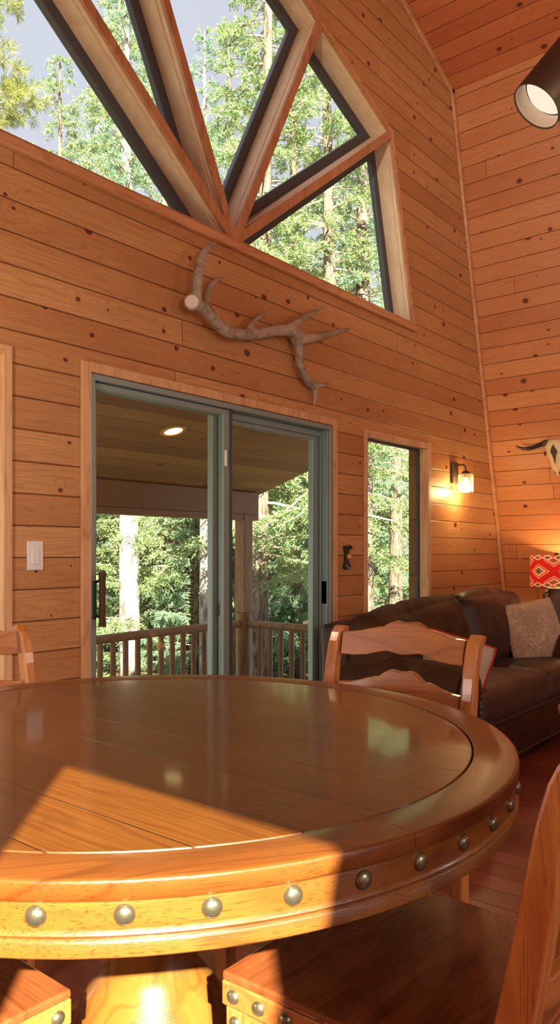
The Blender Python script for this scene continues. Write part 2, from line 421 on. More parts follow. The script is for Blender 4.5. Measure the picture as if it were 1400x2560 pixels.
M['bark'] = bark('grey_bark', (.07, .052, .042), (.26, .21, .17))
M['bark_w'] = bark('pale_bark', (.12, .10, .09), (.50, .475, .45), 5.0)
M['twig'] = plain('dead_twig', (.36, .29, .22), .9)
M['earth'] = plain('forest_floor', (.22, .17, .09), .95, var=.6, nscale=2.5)
M['wood_round'] = wood_mat('light_table_wood', (.50, .24, .085), (.62, .33, .13), 'x', .35, .2)

# ------------------------------------------------------------------ room shell
D = 2.62                     # inner face of the gable wall
T = .145
XC = 2.885                   # middle of the gable
K = .2595                    # lean of the side walls
KX, KZ = 5.347, 4.755        # kink
RZ = KZ + (KX - XC)*.381     # ridge
def xr(z): return 6.58 - K*z
def mir(x): return 2*XC - x
YB = -4.6                    # back wall

# window openings on the gable wall
c0 = (XC, 2.847)
P0R = (4.732, 2.842); P1R = (4.435, 4.047); AP = (XC, 4.64); P1L = (mir(4.435), 4.047); P0L = (mir(4.732), 2.842)
sl = (AP[1]-P1R[1])/(P1R[0]-AP[0])
P2R = (XC + .742, AP[1] - .742*sl); P2L = (XC - .742, P2R[1])
fan = [P0L, P0R, P1R, AP, P1L]
WIN = [(4.125, .30), (4.965, .30), (4.965, 2.022), (4.125, 2.022)]
WINL = [(.75, .30), (1.600, .30), (1.600, 2.030), (.75, 2.030)]
DOOR = [(1.992, .0), (3.757, .0), (3.757, 2.018), (1.992, 2.018)]
g = MB()
g.poly([(mir(6.58), -.02), (6.58, -.02), (KX, KZ), (XC, RZ), (mir(KX), KZ)], [fan, WIN, WINL, [(a, b+.001 if b == 0 else b) for a, b in DOOR]], D, D+T, lambda a, b, d: (a, d, b))
struct(g.build('wall_front', M['wall']))
def slab(name, mat, o, ux, uy, w, h, t=.12, holes=(), x0=0.0):
    """board-faced slab: o corner, ux along, uy up the slope; local z faces the room"""
    ux = Vector(ux).normalized(); uy = Vector(uy).normalized(); uz = ux.cross(uy)
    m = Matrix((ux, uy, uz)).transposed().to_4x4(); m.translation = Vector(o)
    b = MB(); b.poly([(x0, 0), (w, 0), (w, h), (x0, h)], holes, 0, -t, lambda a, c, d: (a, c, d))
    return struct(b.build(name, mat, mtx=m))
LY = D - YB
hw = math.hypot(6.58-KX, KZ)
slab('wall_right', M['wall_r'], (6.58, D, 0), (0, -1, 0), (KX-6.58, 0, KZ), LY, hw)
# the left wall carries the window the sun comes through
def lw(y, z): return (y - YB, z*hw/KZ)
hole1 = [lw(-.835, .95), lw(-.185, .95), lw(-.185, 1.93), lw(-.835, 1.93)]
slab('wall_left', M['wall_r'], (mir(6.58), YB, 0), (0, 1, 0), (mir(KX)-mir(6.58), 0, KZ), LY, hw, holes=[hole1])
hc = math.hypot(KX-XC, RZ-KZ)
cb = MB()
ce = slab('ceiling', M['ceil'], (KX, D, KZ), (0, -1, 0), (XC-KX, 0, RZ-KZ), LY, hc)
ce2 = slab('ceiling', M['ceil'], (mir(KX), YB, KZ), (0, 1, 0), (XC-mir(KX), 0, RZ-KZ), LY, hc)
struct(MB().box((mir(6.9), YB-.1, -.12), (6.9, D+T, 0)).build('floor', M['floor']))
g = MB(); bw = [[(-.2, .5), (1.5, .5), (1.5, 2.35), (-.2, 2.35)], [(1.8, .5), (4.0, .5), (4.0, 2.35), (1.8, 2.35)], [(4.3, .5), (6.0, .5), (6.0, 2.35), (4.3, 2.35)]]
g.poly([(mir(6.58), -.02), (6.58, -.02), (KX, KZ), (XC, RZ), (mir(KX), KZ)], bw, YB-T, YB, lambda a, b, d: (a, d, b))
struct(g.build('wall_back', M['wall']))

# corner trim strip that follows wall and ceiling
g = MB()
for a, b in (((6.58, 0), (KX, KZ)), ((KX, KZ), (XC, RZ))):
    a = Vector((a[0], D-.012, a[1])); b = Vector((b[0], D-.012, b[1])); d = (b-a).normalized(); nn = Vector((-d.z, 0, d.x)); nn = nn if nn.x < 0 else -nn
    g.bar(a + nn*.024 - d*.01, b + nn*.024 + d*.01, .024, .042, up=nn)
struct(g.build('trim_1', M['trim_x'], bevel=.006))
def inner_base(name, lo, hi): struct(MB().box(lo, hi).build(name, M['trim_x'], bevel=.004))
inner_base('baseboard_front', (3.85, D-.018, 0), (6.5, D-.001, .10))

# ---- gable fan window
win = struct(bpy.data.objects.new('window_1', None)); COL.objects.link(win); win.location = (XC, D, 2.84)
def W1(a, b, d): return (a - XC, d - D, b - 2.84)
panes = [[c0, P0R, P1R], [c0, P1R, P2R], [c0, P2R, AP, P2L], [c0, P2L, P1L], [c0, P1L, P0L]]
def pane_inset(p, spoke, outer):
    n = len(p); ds = []
    for i in range(n):
        a, b = p[i], p[(i+1) % n]
        sp = (a == c0 or b == c0); lev = abs(a[1]-b[1]) < .02
        ds.append(outer if (not sp or lev) else spoke)
    return inset(p, ds)
op1 = [pane_inset(p, .024, .014) for p in panes]
op2 = [pane_inset(p, .030, .020) for p in panes]
op3 = [pane_inset(p, .086, .074) for p in panes]
big = [(P0L[0]+.001, P0L[1]+.001), (P0R[0]-.001, P0R[1]+.001), (P1R[0]-.001, P1R[1]), (AP[0], AP[1]-.001), (P1L[0]+.001, P1L[1])]
MB().poly(big, op1, D-.014, D+.004, W1).build('window_frame', M['mull'], win, bevel=.003)
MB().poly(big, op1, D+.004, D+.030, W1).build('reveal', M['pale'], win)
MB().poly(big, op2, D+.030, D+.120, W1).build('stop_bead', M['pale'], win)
for k in range(5):
    MB().poly(op1[k], [op3[k]], D+.120, D+.160, W1).build('sash', M['sash'], win, bevel=.006)
    MB().poly(op3[k], [], D+.138, D+.144, W1).build('glass_pane', M['glass'], win)
# casing round the fan and its ledge
out = inset(fan, [-.028]*5); g = MB(); g.poly(out, [fan], D-.016, D, W1); g.build('casing', M['trim_x'], win, bevel=.003)
MB().box((P0L[0]-.03-XC, -.030, -.040), (P0R[0]+.03-XC, -.0005, .004)).build('sill', M['trim_x'], win, bevel=.005)

# ---- side windows
def side_window(name, q):
    x0 = min(p[0] for p in q); x1 = max(p[0] for p in q); z0 = q[0][1]; z1 = max(p[1] for p in q); z0 = min(p[1] for p in q)
    w = struct(bpy.data.objects.new(name, None)); COL.objects.link(w); w.location = ((x0+x1)/2, D, z0)
    def F(a, b, d): return (a-(x0+x1)/2, d-D, b-z0)
    def rect(i): return [(x0+i, z0+i), (x1-i, z0+i), (x1-i, z1-i), (x0+i, z1-i)]
    MB().poly(rect(-.022), [rect(0.001)], D-.014, D, F).build('casing', M['trim'], w, bevel=.003)
    MB().poly(rect(.001), [rect(.016)], D-.014, D+.060, F).build('jamb', M['trim'], w, bevel=.002)
    MB().poly(rect(.001), [rect(.030)], D+.062, D+.082, F).build('window_frame', M['sash'], w, bevel=.003)
    MB().poly(rect(.030), [], D+.070, D+.075, F).build('glass_pane', M['glass'], w)
    MB().poly(rect(.001), [rect(.012)], D+.084, D+T+.004, F).build('outer_jamb', M['porch_beam'], w)
side_window('window_2', WIN); side_window('window_3', WINL)

# ---- sliding glass door
dr = struct(bpy.data.objects.new('door_1', None)); COL.objects.link(dr); dr.location = (2.874, D, 0)
def DB(x0, x1, y0, y1, z0, z1, mb=None):
    mb = mb or MB(); return mb.box((x0-2.874, y0-D, z0), (x1-2.874, y1-D, z1))
def FD(a, b, d): return (a-2.874, d-D, b)
MB().poly([(1.942, 0), (1.990, 0), (1.990, 2.020), (3.759, 2.020), (3.759, 0), (3.800, 0), (3.800, 2.062), (1.942, 2.062)], [], D-.016, D-.0005, FD).build('casing', M['trim'], dr, bevel=.003)
MB().poly([(1.993, .003), (3.756, .003), (3.756, 2.017), (1.993, 2.017)], [[(2.014, .03), (3.728, .03), (3.728, 1.990), (2.014, 1.990)]], D-.010, D+.140, FD).build('door_frame', M['alu'], dr, bevel=.003)
g = MB(); DB(3.715, 3.7275, D+.050, D+.062, .03, 1.989, g); DB(3.715, 3.7275, D+.002, D+.008, .03, 1.989, g); DB(2.02, 3.714, D+.052, D+.060, 1.955, 1.989, g)
g.build('track', M['alu'], dr, bevel=.002)
def panel(x0, x1, y0, y1, sL, sR, top, name, mt):
    g = MB(); DB(x0, x0+sL, y0, y1, .03, 1.988, g); DB(x1-sR, x1, y0, y1, .03, 1.988, g); DB(x0+sL, x1-sR, y0, y1, 1.988-top, 1.988, g); DB(x0+sL, x1-sR, y0, y1, .03, .13, g)
    f = g.build(name, mt, dr, bevel=.004)
    DB(x0+sL, x1-sR, (y0+y1)/2-.004, (y0+y1)/2+.004, .13, 1.988-top).build('glass_pane', M['glass'], f)
    return f
slide = panel(2.014, 2.880, D+.012, D+.048, .022, .055, .030, 'sliding_panel', M['alu'])
fixd = panel(2.800, 3.728, D+.066, D+.102, .072, .070, .058, 'fixed_panel', M['alu'])
DB(2.868, 2.884, D+.004, D+.012, .03, 1.988).build('meeting_strip', M['alu_dark'], dr, bevel=.003)
# pull handle on its green plate
g = MB(); DB(1.996, 2.016, D-.016, D+.012, .985, 1.145, g); hp = g.build('handle_plate', M['green_plate'], slide, bevel=.004)
g = MB()
for z0, z1 in ((1.140, 1.150), (1.000, .990)):
    g.tube([(2.010-2.874, -.012, z0), (2.014-2.874, -.030, (z0+z1)/2), (2.016-2.874, -.046, z1)], .006, 8)
g.build('handle_bracket', M['black'], hp, smooth=True)
g = MB(); zz = [.955, .97, 1.0, 1.07, 1.14, 1.165, 1.18]; ww = [.0150, .0130, .0112, .0105, .0112, .0130, .0150]
pr = []
for z, w in zip(zz, ww): pr.append([(2.016-2.874-w, -.062, z), (2.016-2.874+w, -.062, z), (2.016-2.874+w, -.042, z), (2.016-2.874-w, -.042, z)])
vs = [p for q in pr for p in q]; fs = [(0,1,2,3), tuple(range(len(vs)-4, len(vs)))]
for i in range(len(pr)-1):
    for k in range(4): fs.append((i*4+k, i*4+(k+1) % 4, (i+1)*4+(k+1) % 4, (i+1)*4+k))
g.add(vs, fs); hg = g.build('handle', M['bronze'], hp, bevel=.003); hg['label'] = 'wooden flared grip of the door pull'
DB(3.728, 3.740, D+.010, D+.060, .955, 1.093).build('latch_plate', M['black'], dr, bevel=.002)
DB(2.822, 2.832, D+.040, D+.050, .945, 1.005).build('latch', M['black'], slide)
DB(2.828, 2.836, D-.004, D+.010, 1.70, 1.78).build('catch', M['white'], slide, bevel=.002)

# ---- light switch
sw = thing('light_switch', 'white rocker light switch plate on the pine wall beside the sliding door', 'light switch', (1.727, D, 1.253))
MB().box((-.036, -.006, -.057), (.036, -.0003, .057)).build('wall_plate', M['white'], sw, bevel=.003)
g = MB(); g.hexa([(-.0165, -.010, -.033), (.0165, -.010, -.033), (.0165, -.0055, -.033), (-.0165, -.0055, -.033), (-.0165, -.0075, .033), (.0165, -.0075, .033), (.0165, -.0055, .033), (-.0165, -.0055, .033)])
g.build('rocker', M['white'], sw, bevel=.0012)
for z in (-.047, .047): MB().lathe([(.0, .0), (.003, .0), (.0025, .0012), (0, .0014)], 12).build('screw', M['white'], sw, smooth=True, mtx=Matrix.Translation((0, -.006, z)) @ Matrix.Rotation(PI/2, 4, 'X'))

# ---- antler
an = thing('antler', 'shed elk antler with seven tines mounted on the gable wall below the fan window', 'antler', (3.0, D, 2.42))
g = MB()
def at(pts, offs, rad, k=5):
    P = [(p[0]-3.0, -o, p[1]-2.42) for p, o in zip(pts, offs)]
    g.tube(crom(P, k), lerp_list(rad, k), 12)
at([(2.509, 2.425), (2.601, 2.416), (2.698, 2.371), (2.799, 2.351), (2.981, 2.385), (3.178, 2.449), (3.311, 2.468), (3.398, 2.447)],
   [.085, .08, .07, .065, .065, .065, .06, .06], [.030, .031, .031, .031, .028, .030, .036, .026])
at([(2.535, 2.440), (2.53, 2.538), (2.553, 2.639), (2.615, 2.714), (2.692, 2.767)], [.085, .10, .10, .085, .06], [.028, .025, .022, .016, .005])
at([(2.615, 2.425), (2.642, 2.516), (2.698, 2.581), (2.787, 2.633)], [.075, .055, .045, .03], [.026, .018, .014, .005])
at([(2.915, 2.375), (2.981, 2.453), (3.045, 2.497), (3.127, 2.544)], [.065, .055, .05, .045], [.024, .013, .011, .004])
at([(3.19, 2.450), (3.23, 2.463), (3.336, 2.528), (3.446, 2.599), (3.573, 2.673)], [.065, .065, .065, .07, .08], [.030, .028, .021, .016, .005])
at([(3.34, 2.452), (3.398, 2.450), (3.581, 2.509), (3.744, 2.568), (3.863, 2.614)], [.06, .06, .065, .075, .085], [.034, .030, .020, .014, .004])
at([(3.325, 2.460), (3.361, 2.391), (3.38, 2.306), (3.446, 2.24), (3.52, 2.214)], [.06, .055, .05, .045, .04], [.038, .026, .024, .025, .026])
at([(3.50, 2.220), (3.542, 2.216), (3.621, 2.236), (3.686, 2.252)], [.04, .04, .045, .05], [.024, .018, .012, .004])
at([(3.50, 2.226), (3.530, 2.208), (3.545, 2.160), (3.534, 2.096)], [.04, .04, .035, .03], [.024, .020, .013, .004])
bo = g.build('beam', M['antler'], an, smooth=True)
mo = bo.modifiers.new('fuse', 'REMESH'); mo.mode = 'VOXEL'; mo.voxel_size = .0062; mo.use_smooth_shade = True
mo = bo.modifiers.new('soft', 'SMOOTH'); mo.iterations = 6; mo.factor = .5
bx = Vector((2.505-3.0, -.088, 2.426-2.42)); dz = Vector((-.80, -.55, .05)).normalized()
g = MB(); g.tube([bx - dz*.02, bx + dz*.006], [.038, .040], 20); g.build('burr', M['antler'], an, bevel=.006)
g = MB(); g.tube([bx + dz*.005, bx + dz*.0095], [.032, .031], 20); c = g.build('cut_face', M['cut'], an, bevel=.002); c['label'] = 'pale sawn end'

# ---- wall sconce, and an added unseen light
def sconce(x, label):
    s = thing('wall_sconce', label, 'wall lamp', (x, D, 1.87))
    MB().box((-.052, -.024, -.088), (.040, -.0004, .074)).build('backplate', M['bronze'], s, bevel=.006)
    g = MB(); g.tube(crom([(.0, -.02, .048), (.0, -.06, .052), (.0, -.09, .046), (.0, -.10, .012), (.0, -.10, -.004)], 6), .0065, 10); g.build('arm', M['bronze'], s, smooth=True)
    g = MB(); g.lathe([(.0, .012), (.020, .010), (.024, .002), (.030, -.002), (.034, -.012), (.0, -.012)], 28, (0, -.10, -.006)); g.build('cap', M['bronze'], s, smooth='auto')
    g = MB(); g.lathe([(.012, -.022), (.052, -.022), (.056, -.032), (.056, -.155), (.0535, -.155), (.0535, -.034), (.050, -.025), (.012, -.025)], 40, (0, -.10, 0), closed=True)
    g.build('glass_shade', M['jar'], s, smooth='auto')
    g = MB(); g.lathe([(.0, -.130), (.012, -.126), (.022, -.112), (.026, -.096), (.022, -.078), (.013, -.060), (.011, -.045), (.0, -.045)], 24, (0, -.10, 0)); g.build('bulb', M['bulb'], s, smooth=True)
    g = MB(); g.lathe([(.0, -.046), (.014, -.046), (.016, -.018), (.0, -.018)], 20, (0, -.10, 0)); g.build('socket', M['bronze'], s, smooth='auto')
    l = bpy.data.lights.new('sconce_light', 'POINT'); l.energy = 9; l.color = (1.0, .66, .30); l.shadow_soft_size = .03
    lo = bpy.data.objects.new('sconce_light', l); COL.objects.link(lo); lo.location = (x, D-.10, 1.87-.142)
sconce(5.372, 'lit bronze wall sconce with a clear glass jar shade above the brown sofa')
lg = bpy.data.lights.new('wall_glow_fill', 'POINT'); lg.energy = 9; lg.color = (1.0, .80, .52); lg.shadow_soft_size = .04  # added light without a fixture, for the glow on the left wall
lo = bpy.data.objects.new('wall_glow_fill', lg); COL.objects.link(lo); lo.location = (.95, D-.40, 1.95)

# ---- small ornamental knob plate beside the window
orn = thing('wall_ornament', 'small dark ornamental wall plate with a round amber and white knob between door and window', 'wall ornament', (3.905, D, 1.232))
g = MB(); zs = [-.072, -.066, -.050, -.030, .0, .030, .048, .058, .066, .072]; ws = [.020, .030, .033, .021, .017, .019, .026, .024, .030, .022]
pl = [(w, z) for w, z in zip(ws, zs)] + [(-w, z) for w, z in zip(ws[::-1], zs[::-1])]
g.poly(pl, [], -.018, -.0004, lambda a, b, d: (a, d, b)); g.build('plate', M['clay'], orn, bevel=.003)
g = MB(); g.tube(crom([(-.030, -.022, .062), (-.012, -.03, .070), (.012, -.03, .070), (.034, -.022, .056)], 4), .008, 8); g.build('top_scroll', M['bronze'], orn, smooth=True)
g = MB(); g.tube(crom([(-.026, -.022, -.046), (-.012, -.03, -.062), (.010, -.03, -.066), (.034, -.022, -.054)], 4), .006, 8); g.build('bottom_scroll', M['clay_rim'], orn, smooth=True)
M['amber'] = plain('amber_ring', (.70, .36, .06), .3)
g = MB(); g.lathe([(.0, 0), (.0165, 0), (.0175, .008), (.013, .016), (0, .017)], 24); g.build('knob', M['amber'], orn, smooth=True, mtx=Matrix.Translation((.004, -.016, .004)) @ Matrix.Rotation(PI/2, 4, 'X'))
g = MB(); g.lathe([(.0, 0), (.008, 0), (.0075, .006), (0, .008)], 20); g.build('knob_cap', M['white'], orn, smooth=True, mtx=Matrix.Translation((.004, -.030, .004)) @ Matrix.Rotation(PI/2, 4, 'X'))

# ---- cattle skull on the sloping wall
nrm = Vector((-1, 0, -K)).normalized(); up = Vector((-K, 0, 1)).normalized(); sd = up.cross(nrm)      # sd: towards +y or -y
sk = thing('cattle_skull', 'pale cattle skull with black horns hung on the sloping wall above the lamp', 'skull')
m = Matrix((Vector((0, 1, 0)), nrm, up)).transposed().to_4x4(); m.translation = Vector((6.06, 2.075, 2.02)); sk.matrix_world = m
# local: x across (towards the gable wall), y out of the wall, z up the slope
g = MB(); rows = [(.130, .060, .045), (.115, .080, .062), (.085, .088, .070), (.050, .080, .066), (.028, .094, .060), (.008, .082, .060), (-.02, .058, .056), (-.055, .050, .052), (-.085, .047, .046), (-.105, .040, .040), (-.135, .037, .032), (-.150, .026, .024)]
vs = []; n = 20
for z, w, dp in rows:
    for k in range(n):
        a = PI*k/(n-1); vs.append((w*math.cos(a)*(1.0), .006 + dp*math.sin(a)**.8, z))
fs = []
for i in range(len(rows)-1):
    for k in range(n-1): fs.append((i*n+k, i*n+k+1, (i+1)*n+k+1, (i+1)*n+k))
    fs.append((i*n+n-1, i*n, (i+1)*n, (i+1)*n+n-1))
fs.append(tuple(range(n))); fs.append(tuple(range((len(rows)-1)*n, len(rows)*n)))
g.add(vs, fs)
def sub(mb, name, mat, **k): return mb.build(name, mat, None, **k)
def under(o, par): o.parent = par; return o
under(g.build('skull', M['bone'], None, smooth='auto'), sk)
for s in (-1, 1):
    g = MB(); g.tube(crom([(s*.060, .035, .112), (s*.12, .045, .098), (s*.18, .055, .083), (s*.235, .062, .084), (s*.275, .068, .102), (s*.292, .07, .118)], 5), lerp_list([.021, .019, .016, .012, .007, .002], 5), 12)
    under(g.build('horn', M['horn'], None, smooth=True), sk)
    g = MB(); g.tube([(s*.050, .033, .114), (s*.088, .04, .106)], [.026, .024], 12); under(g.build('horn_collar', M['bronze'], None, smooth=True, bevel=.004), sk)
    g = MB(); g.lathe([(0, 0), (.016, 0), (.018, .006), (.010, .010), (0, .010)], 16); e = under(g.build('eye_socket', M['bone_dark'], None, smooth=True), sk)
    e.location = (s*.074, .045, .030); e.rotation_euler = (-PI/2, 0, -s*.9)
    g = MB(); g.poly([(s*.010, -.092), (s*.022, -.086), (s*.026, -.105), (s*.020, -.138), (s*.012, -.144)], [], .046, .034, lambda a, b, d: (a, d-.006+.05*(b+.09), b)); under(g.build('nasal_hollow', M['bone_dark'], None), sk)
g = MB(); g.poly([(-.012, .075), (.0, .10), (.014, .078), (.026, .045), (.012, .012), (.006, -.015), (0, -.058), (-.006, -.015), (-.014, .012), (-.026, .042)], [], .066, .079, lambda a, b, d: (a, d-.035*max(0, .02-b), b))
under(g.build('painted_mark', M['bone_dark'], None, bevel=.003), sk)

# ---- tilted cylinder spotlight
ax = Vector((-.408, .485, -.771)).normalized(); sp = Vector((1.702, .630, 2.266))
st = thing('spotlight', 'dark cylinder spotlight with a glowing lens hanging from the ceiling', 'spotlight')
zq = ax.to_track_quat('Z', 'Y'); m = zq.to_matrix().to_4x4(); m.translation = sp; st.matrix_world = m
g = MB(); g.lathe([(.0, -.26), (.040, -.26), (.0595, -.235), (.0595, 0), (.0570, 0), (.0570, -.10), (.0, -.10)], 56); under(g.build('housing', M['bronze'], None, smooth='auto'), st)
M['baffle'] = plain('cream_baffle', (.86, .78, .66), .5)
pr = [(.0568, -.003)]
for i in range(9): pr += [(.0560, -.005-i*.0035), (.0545, -.0067-i*.0035)]
pr += [(.0545, -.036), (.0568, -.036)]
g = MB(); g.lathe(pr, 56, closed=True); under(g.build('baffle', M['baffle'], None), st)
g = MB(); g.lathe([(.0, -.020), (.02, -.021), (.040, -.026), (.050, -.034), (.050, -.037), (.0, -.037)], 48); under(g.build('lens', M['lens'], None, smooth=True), st)
g = MB(); g.tube([(0, 0, -.26), (0, 0, -.32)], .012, 12); under(g.build('swivel', M['bronze'], None, smooth='auto'), st)
w = sp - ax*.32
g = MB(); g.tube([w, (w.x, w.y, KZ + (w.x - mir(KX))*.381 - .004)], .010, 12); stem = g.build('stem', M['bronze'], None, smooth='auto'); stem.parent = st; stem.matrix_parent_inverse = st.matrix_world.inverted()
l = bpy.data.lights.new('spot_beam', 'SPOT'); l.energy = 40; l.color = (1, .82, .58); l.spot_size = R(70); l.spot_blend = .6; l.shadow_soft_size = .04
lo = bpy.data.objects.new('spot_beam', l); COL.objects.link(lo); lo.location = sp + ax*.02; lo.rotation_euler = (-ax).to_track_quat('Z', 'Y').to_euler()

# ------------------------------------------------------------------ dining table
TX, TY, TZ, TR = 1.014, 1.135, .917, .686
tb = thing('dining_table', 'large round oak pedestal table with a plank top and nailheads round its edge', 'table', (TX, TY, 0))
IR = .609
g = MB(); g.lathe([(0, TZ-.040), (IR, TZ-.040), (IR, TZ-.003), (IR-.0022, TZ), (0, TZ)], 160); g.build('plank_top', M['top'], tb, smooth='auto')
# rim in eight segments, each with its grain across its own length
seg = []
pr = [(IR+.0022, TZ-.0005), (IR+.004, TZ), (.6800, TZ), (.6822, TZ), (.6845, TZ-.0007), (.6857, TZ-.0020), (.6862, TZ-.0045), (.6862, TZ-.020), (.6835, TZ-.0235), (IR+.0022, TZ-.0235)]
base = IR + .0005
for k in range(8):
    b = MB(); vs = []; fs = []; n = 20; m_ = len(pr); a0 = R(-126.0 + 45*k); sp_ = R(45) - .0012
    for i in range(n+1):
        a = (i/n - .5)*sp_
        for r_, z in pr: vs.append((r_*math.sin(a), r_*math.cos(a), z))
    for i in range(n):
        for j in range(m_): fs.append((i*m_+j, i*m_+(j+1) % m_, (i+1)*m_+(j+1) % m_, (i+1)*m_+j))
    fs.append(tuple(range(m_))); fs.append(tuple(range(n*m_, n*m_+m_))[::-1]); b.add(vs, fs)
    o = b.build('rim', M['rim'], tb, smooth='auto'); o.rotation_euler = (0, 0, a0 - PI/2)
def ring_part(name, pr, k0, nseg, mat):
    for k in range(nseg):
        b = MB(); vs = []; fs = []; n = 160//nseg; m_ = len(pr); a0 = 2*PI*k/nseg + k0; sp_ = 2*PI/nseg
        for i in range(n+1):
            a = (i/n - .5)*sp_
            for r_, z in pr: vs.append((r_*math.sin(a), r_*math.cos(a), z))
        for i in range(n):
            for j in range(m_): fs.append((i*m_+j, i*m_+(j+1) % m_, (i+1)*m_+(j+1) % m_, (i+1)*m_+j))
        fs.append(tuple(range(m_))); fs.append(tuple(range(n*m_, n*m_+m_))[::-1]); b.add(vs, fs)
        o = b.build(name, mat, tb, smooth='auto'); o.rotation_euler = (0, 0, a0 - PI/2)
ring_part('apron', [(.6835, TZ-.0236), (.6812, TZ-.026), (.6815, TZ-.028), (.6815, TZ-.0555), (.6835, TZ-.0575), (.6850, TZ-.0605), (.6835, TZ-.0635), (.6822, TZ-.0645), (.6845, TZ-.0665), (.6858, TZ-.0695), (.6858, TZ-.0835), (.6830, TZ-.086), (.655, TZ-.086), (.655, TZ-.0236)], .2, 8, M['apron'])
sm = MB(); sm.lathe([(0, -.002), (.0118, -.002), (.0120, 0), (.0108, .0035), (.0075, .0062), (.0035, .0074), (0, .0077)], 20)
stud_me = bpy.data.meshes.new('nailhead'); stud_me.from_pydata(sm.v, [], sm.f); stud_me.materials.append(M['stud'])
for p in stud_me.polygons: p.use_smooth = True
bm = bmesh.new(); bm.from_mesh(stud_me); bmesh.ops.recalc_face_normals(bm, faces=bm.faces); bm.to_mesh(stud_me); bm.free()
def stud(par, pos, out, s=1.0):
    o = bpy.data.objects.new('nailhead', stud_me); COL.objects.link(o); o.parent = par
    q = Vector(out).to_track_quat('Z', 'Y'); o.location = pos; o.rotation_mode = 'QUATERNION'; o.rotation_quaternion = q; o.scale = (s, s, s); return o
for k in range(45):
    a = R(-142.3 + 8*k); stud(tb, (.6815*math.cos(a), .6815*math.sin(a), TZ-.040), (math.cos(a), math.sin(a), 0))
g = MB(); g.lathe([(.0, TZ-.045), (.40, TZ-.045), (.40, TZ-.085), (.0, TZ-.085)], 64); g.build('under_frame', M['apron'], tb, smooth='auto')
g = MB(); g.lathe([(0, .835), (.20, .835), (.205, .815), (.16, .790), (.11, .75), (.088, .69), (.082, .60), (.084, .52), (.088, .470), (.100, .448), (.124, .418), (.143, .390), (.151, .365), (.150, .335), (.138, .300), (.108, .262), (.100, .250), (.130, .240), (.135, .215), (.130, .20), (0, .20)], 72)
g.build('pedestal', M['urn'], tb, smooth='auto')
g = MB(); g.lathe([(0, .20), (.16, .20), (.165, .19), (.165, .13), (.15, .12), (0, .12)], 8); g.build('hub', M['chair_x'], tb, bevel=.004)
for k in range(16):
    a = 2*PI*(k+.5)/16; stud(tb, (.1485*math.cos(a), .1485*math.sin(a), .335), (math.cos(a), math.sin(a), .1), .8)
for k in range(4):
    a = PI/4 + k*PI/2; b = MB(); d = Vector((math.cos(a), math.sin(a), 0)); n = Vector((-d.y, d.x, 0))
    prof = [(.08, .20), (.20, .20), (.32, .15), (.43, .085), (.47, .05), (.47, .0), (.40, .0), (.36, .05), (.22, .10), (.08, .12)]
    b.poly(prof, [], -.04, .04, lambda r_, z, t_: tuple(d*r_ + n*t_ + Vector((0, 0, z)))); b.build('foot', M['chair_x'], tb, bevel=.006)

# ------------------------------------------------------------------ chairs (local: faces +y)
SH = .62
def slat_pts(w, z0, z1, hump, sag):
    top = [(-1, 0), (-.86, .03), (-.70, .16), (-.56, .36), (-.46, .47), (-.40, .46), (-.36, .52), (-.28, .80), (-.20, .97), (-.13, 1.0), (-.06, .94), (0, .91)]
    top = top + [(-a, b) for a, b in top[-2::-1]]
    bot = [(-1, 0), (-.8, -.03), (-.6, .10), (-.4, .55), (-.28, .80), (-.15, .62), (0, .45)]
    bot = bot + [(-a, b) for a, b in bot[-2::-1]]
    T_ = [(a*w, z1 + hump*b) for a, b in top]; B_ = [(a*w, z0 + sag*b) for a, b in bot]
    return T_, B_
def slat(par, w, z0, z1, hump, sag, yf, th=.020, curve=.022):
    T_, B_ = slat_pts(w, z0, z1, hump, sag); n = 40
    def ev(L, x):
        for (a, b), (c, d) in zip(L, L[1:]):
            if x <= c + 1e-9: return b + (d-b)*((x-a)/(c-a) if c > a else 0)
        return L[-1][1]
    vs = []; fs = []
    for i in range(n+1):
        x = -w + 2*w*i/n; zt = ev(T_, x); zb = ev(B_, x); cv = -curve*(1-(x/w)**2)
        for z, s in ((zb, 1), (zt, 1), (zt, -1), (zb, -1)): vs.append((x, yf(z) + cv + s*th/2, z))
    for i in range(n):
        for k in range(4): fs.append((i*4+k, i*4+(k+1) % 4, (i+1)*4+(k+1) % 4, (i+1)*4+k))
    fs.append((0, 1, 2, 3)); fs.append((n*4+3, n*4+2, n*4+1, n*4))
    b = MB(); b.add(vs, fs); return b.build('slat', M['chair_x'], par, bevel=.003)
def yback(z): return -.238 - .20*(z-.66)
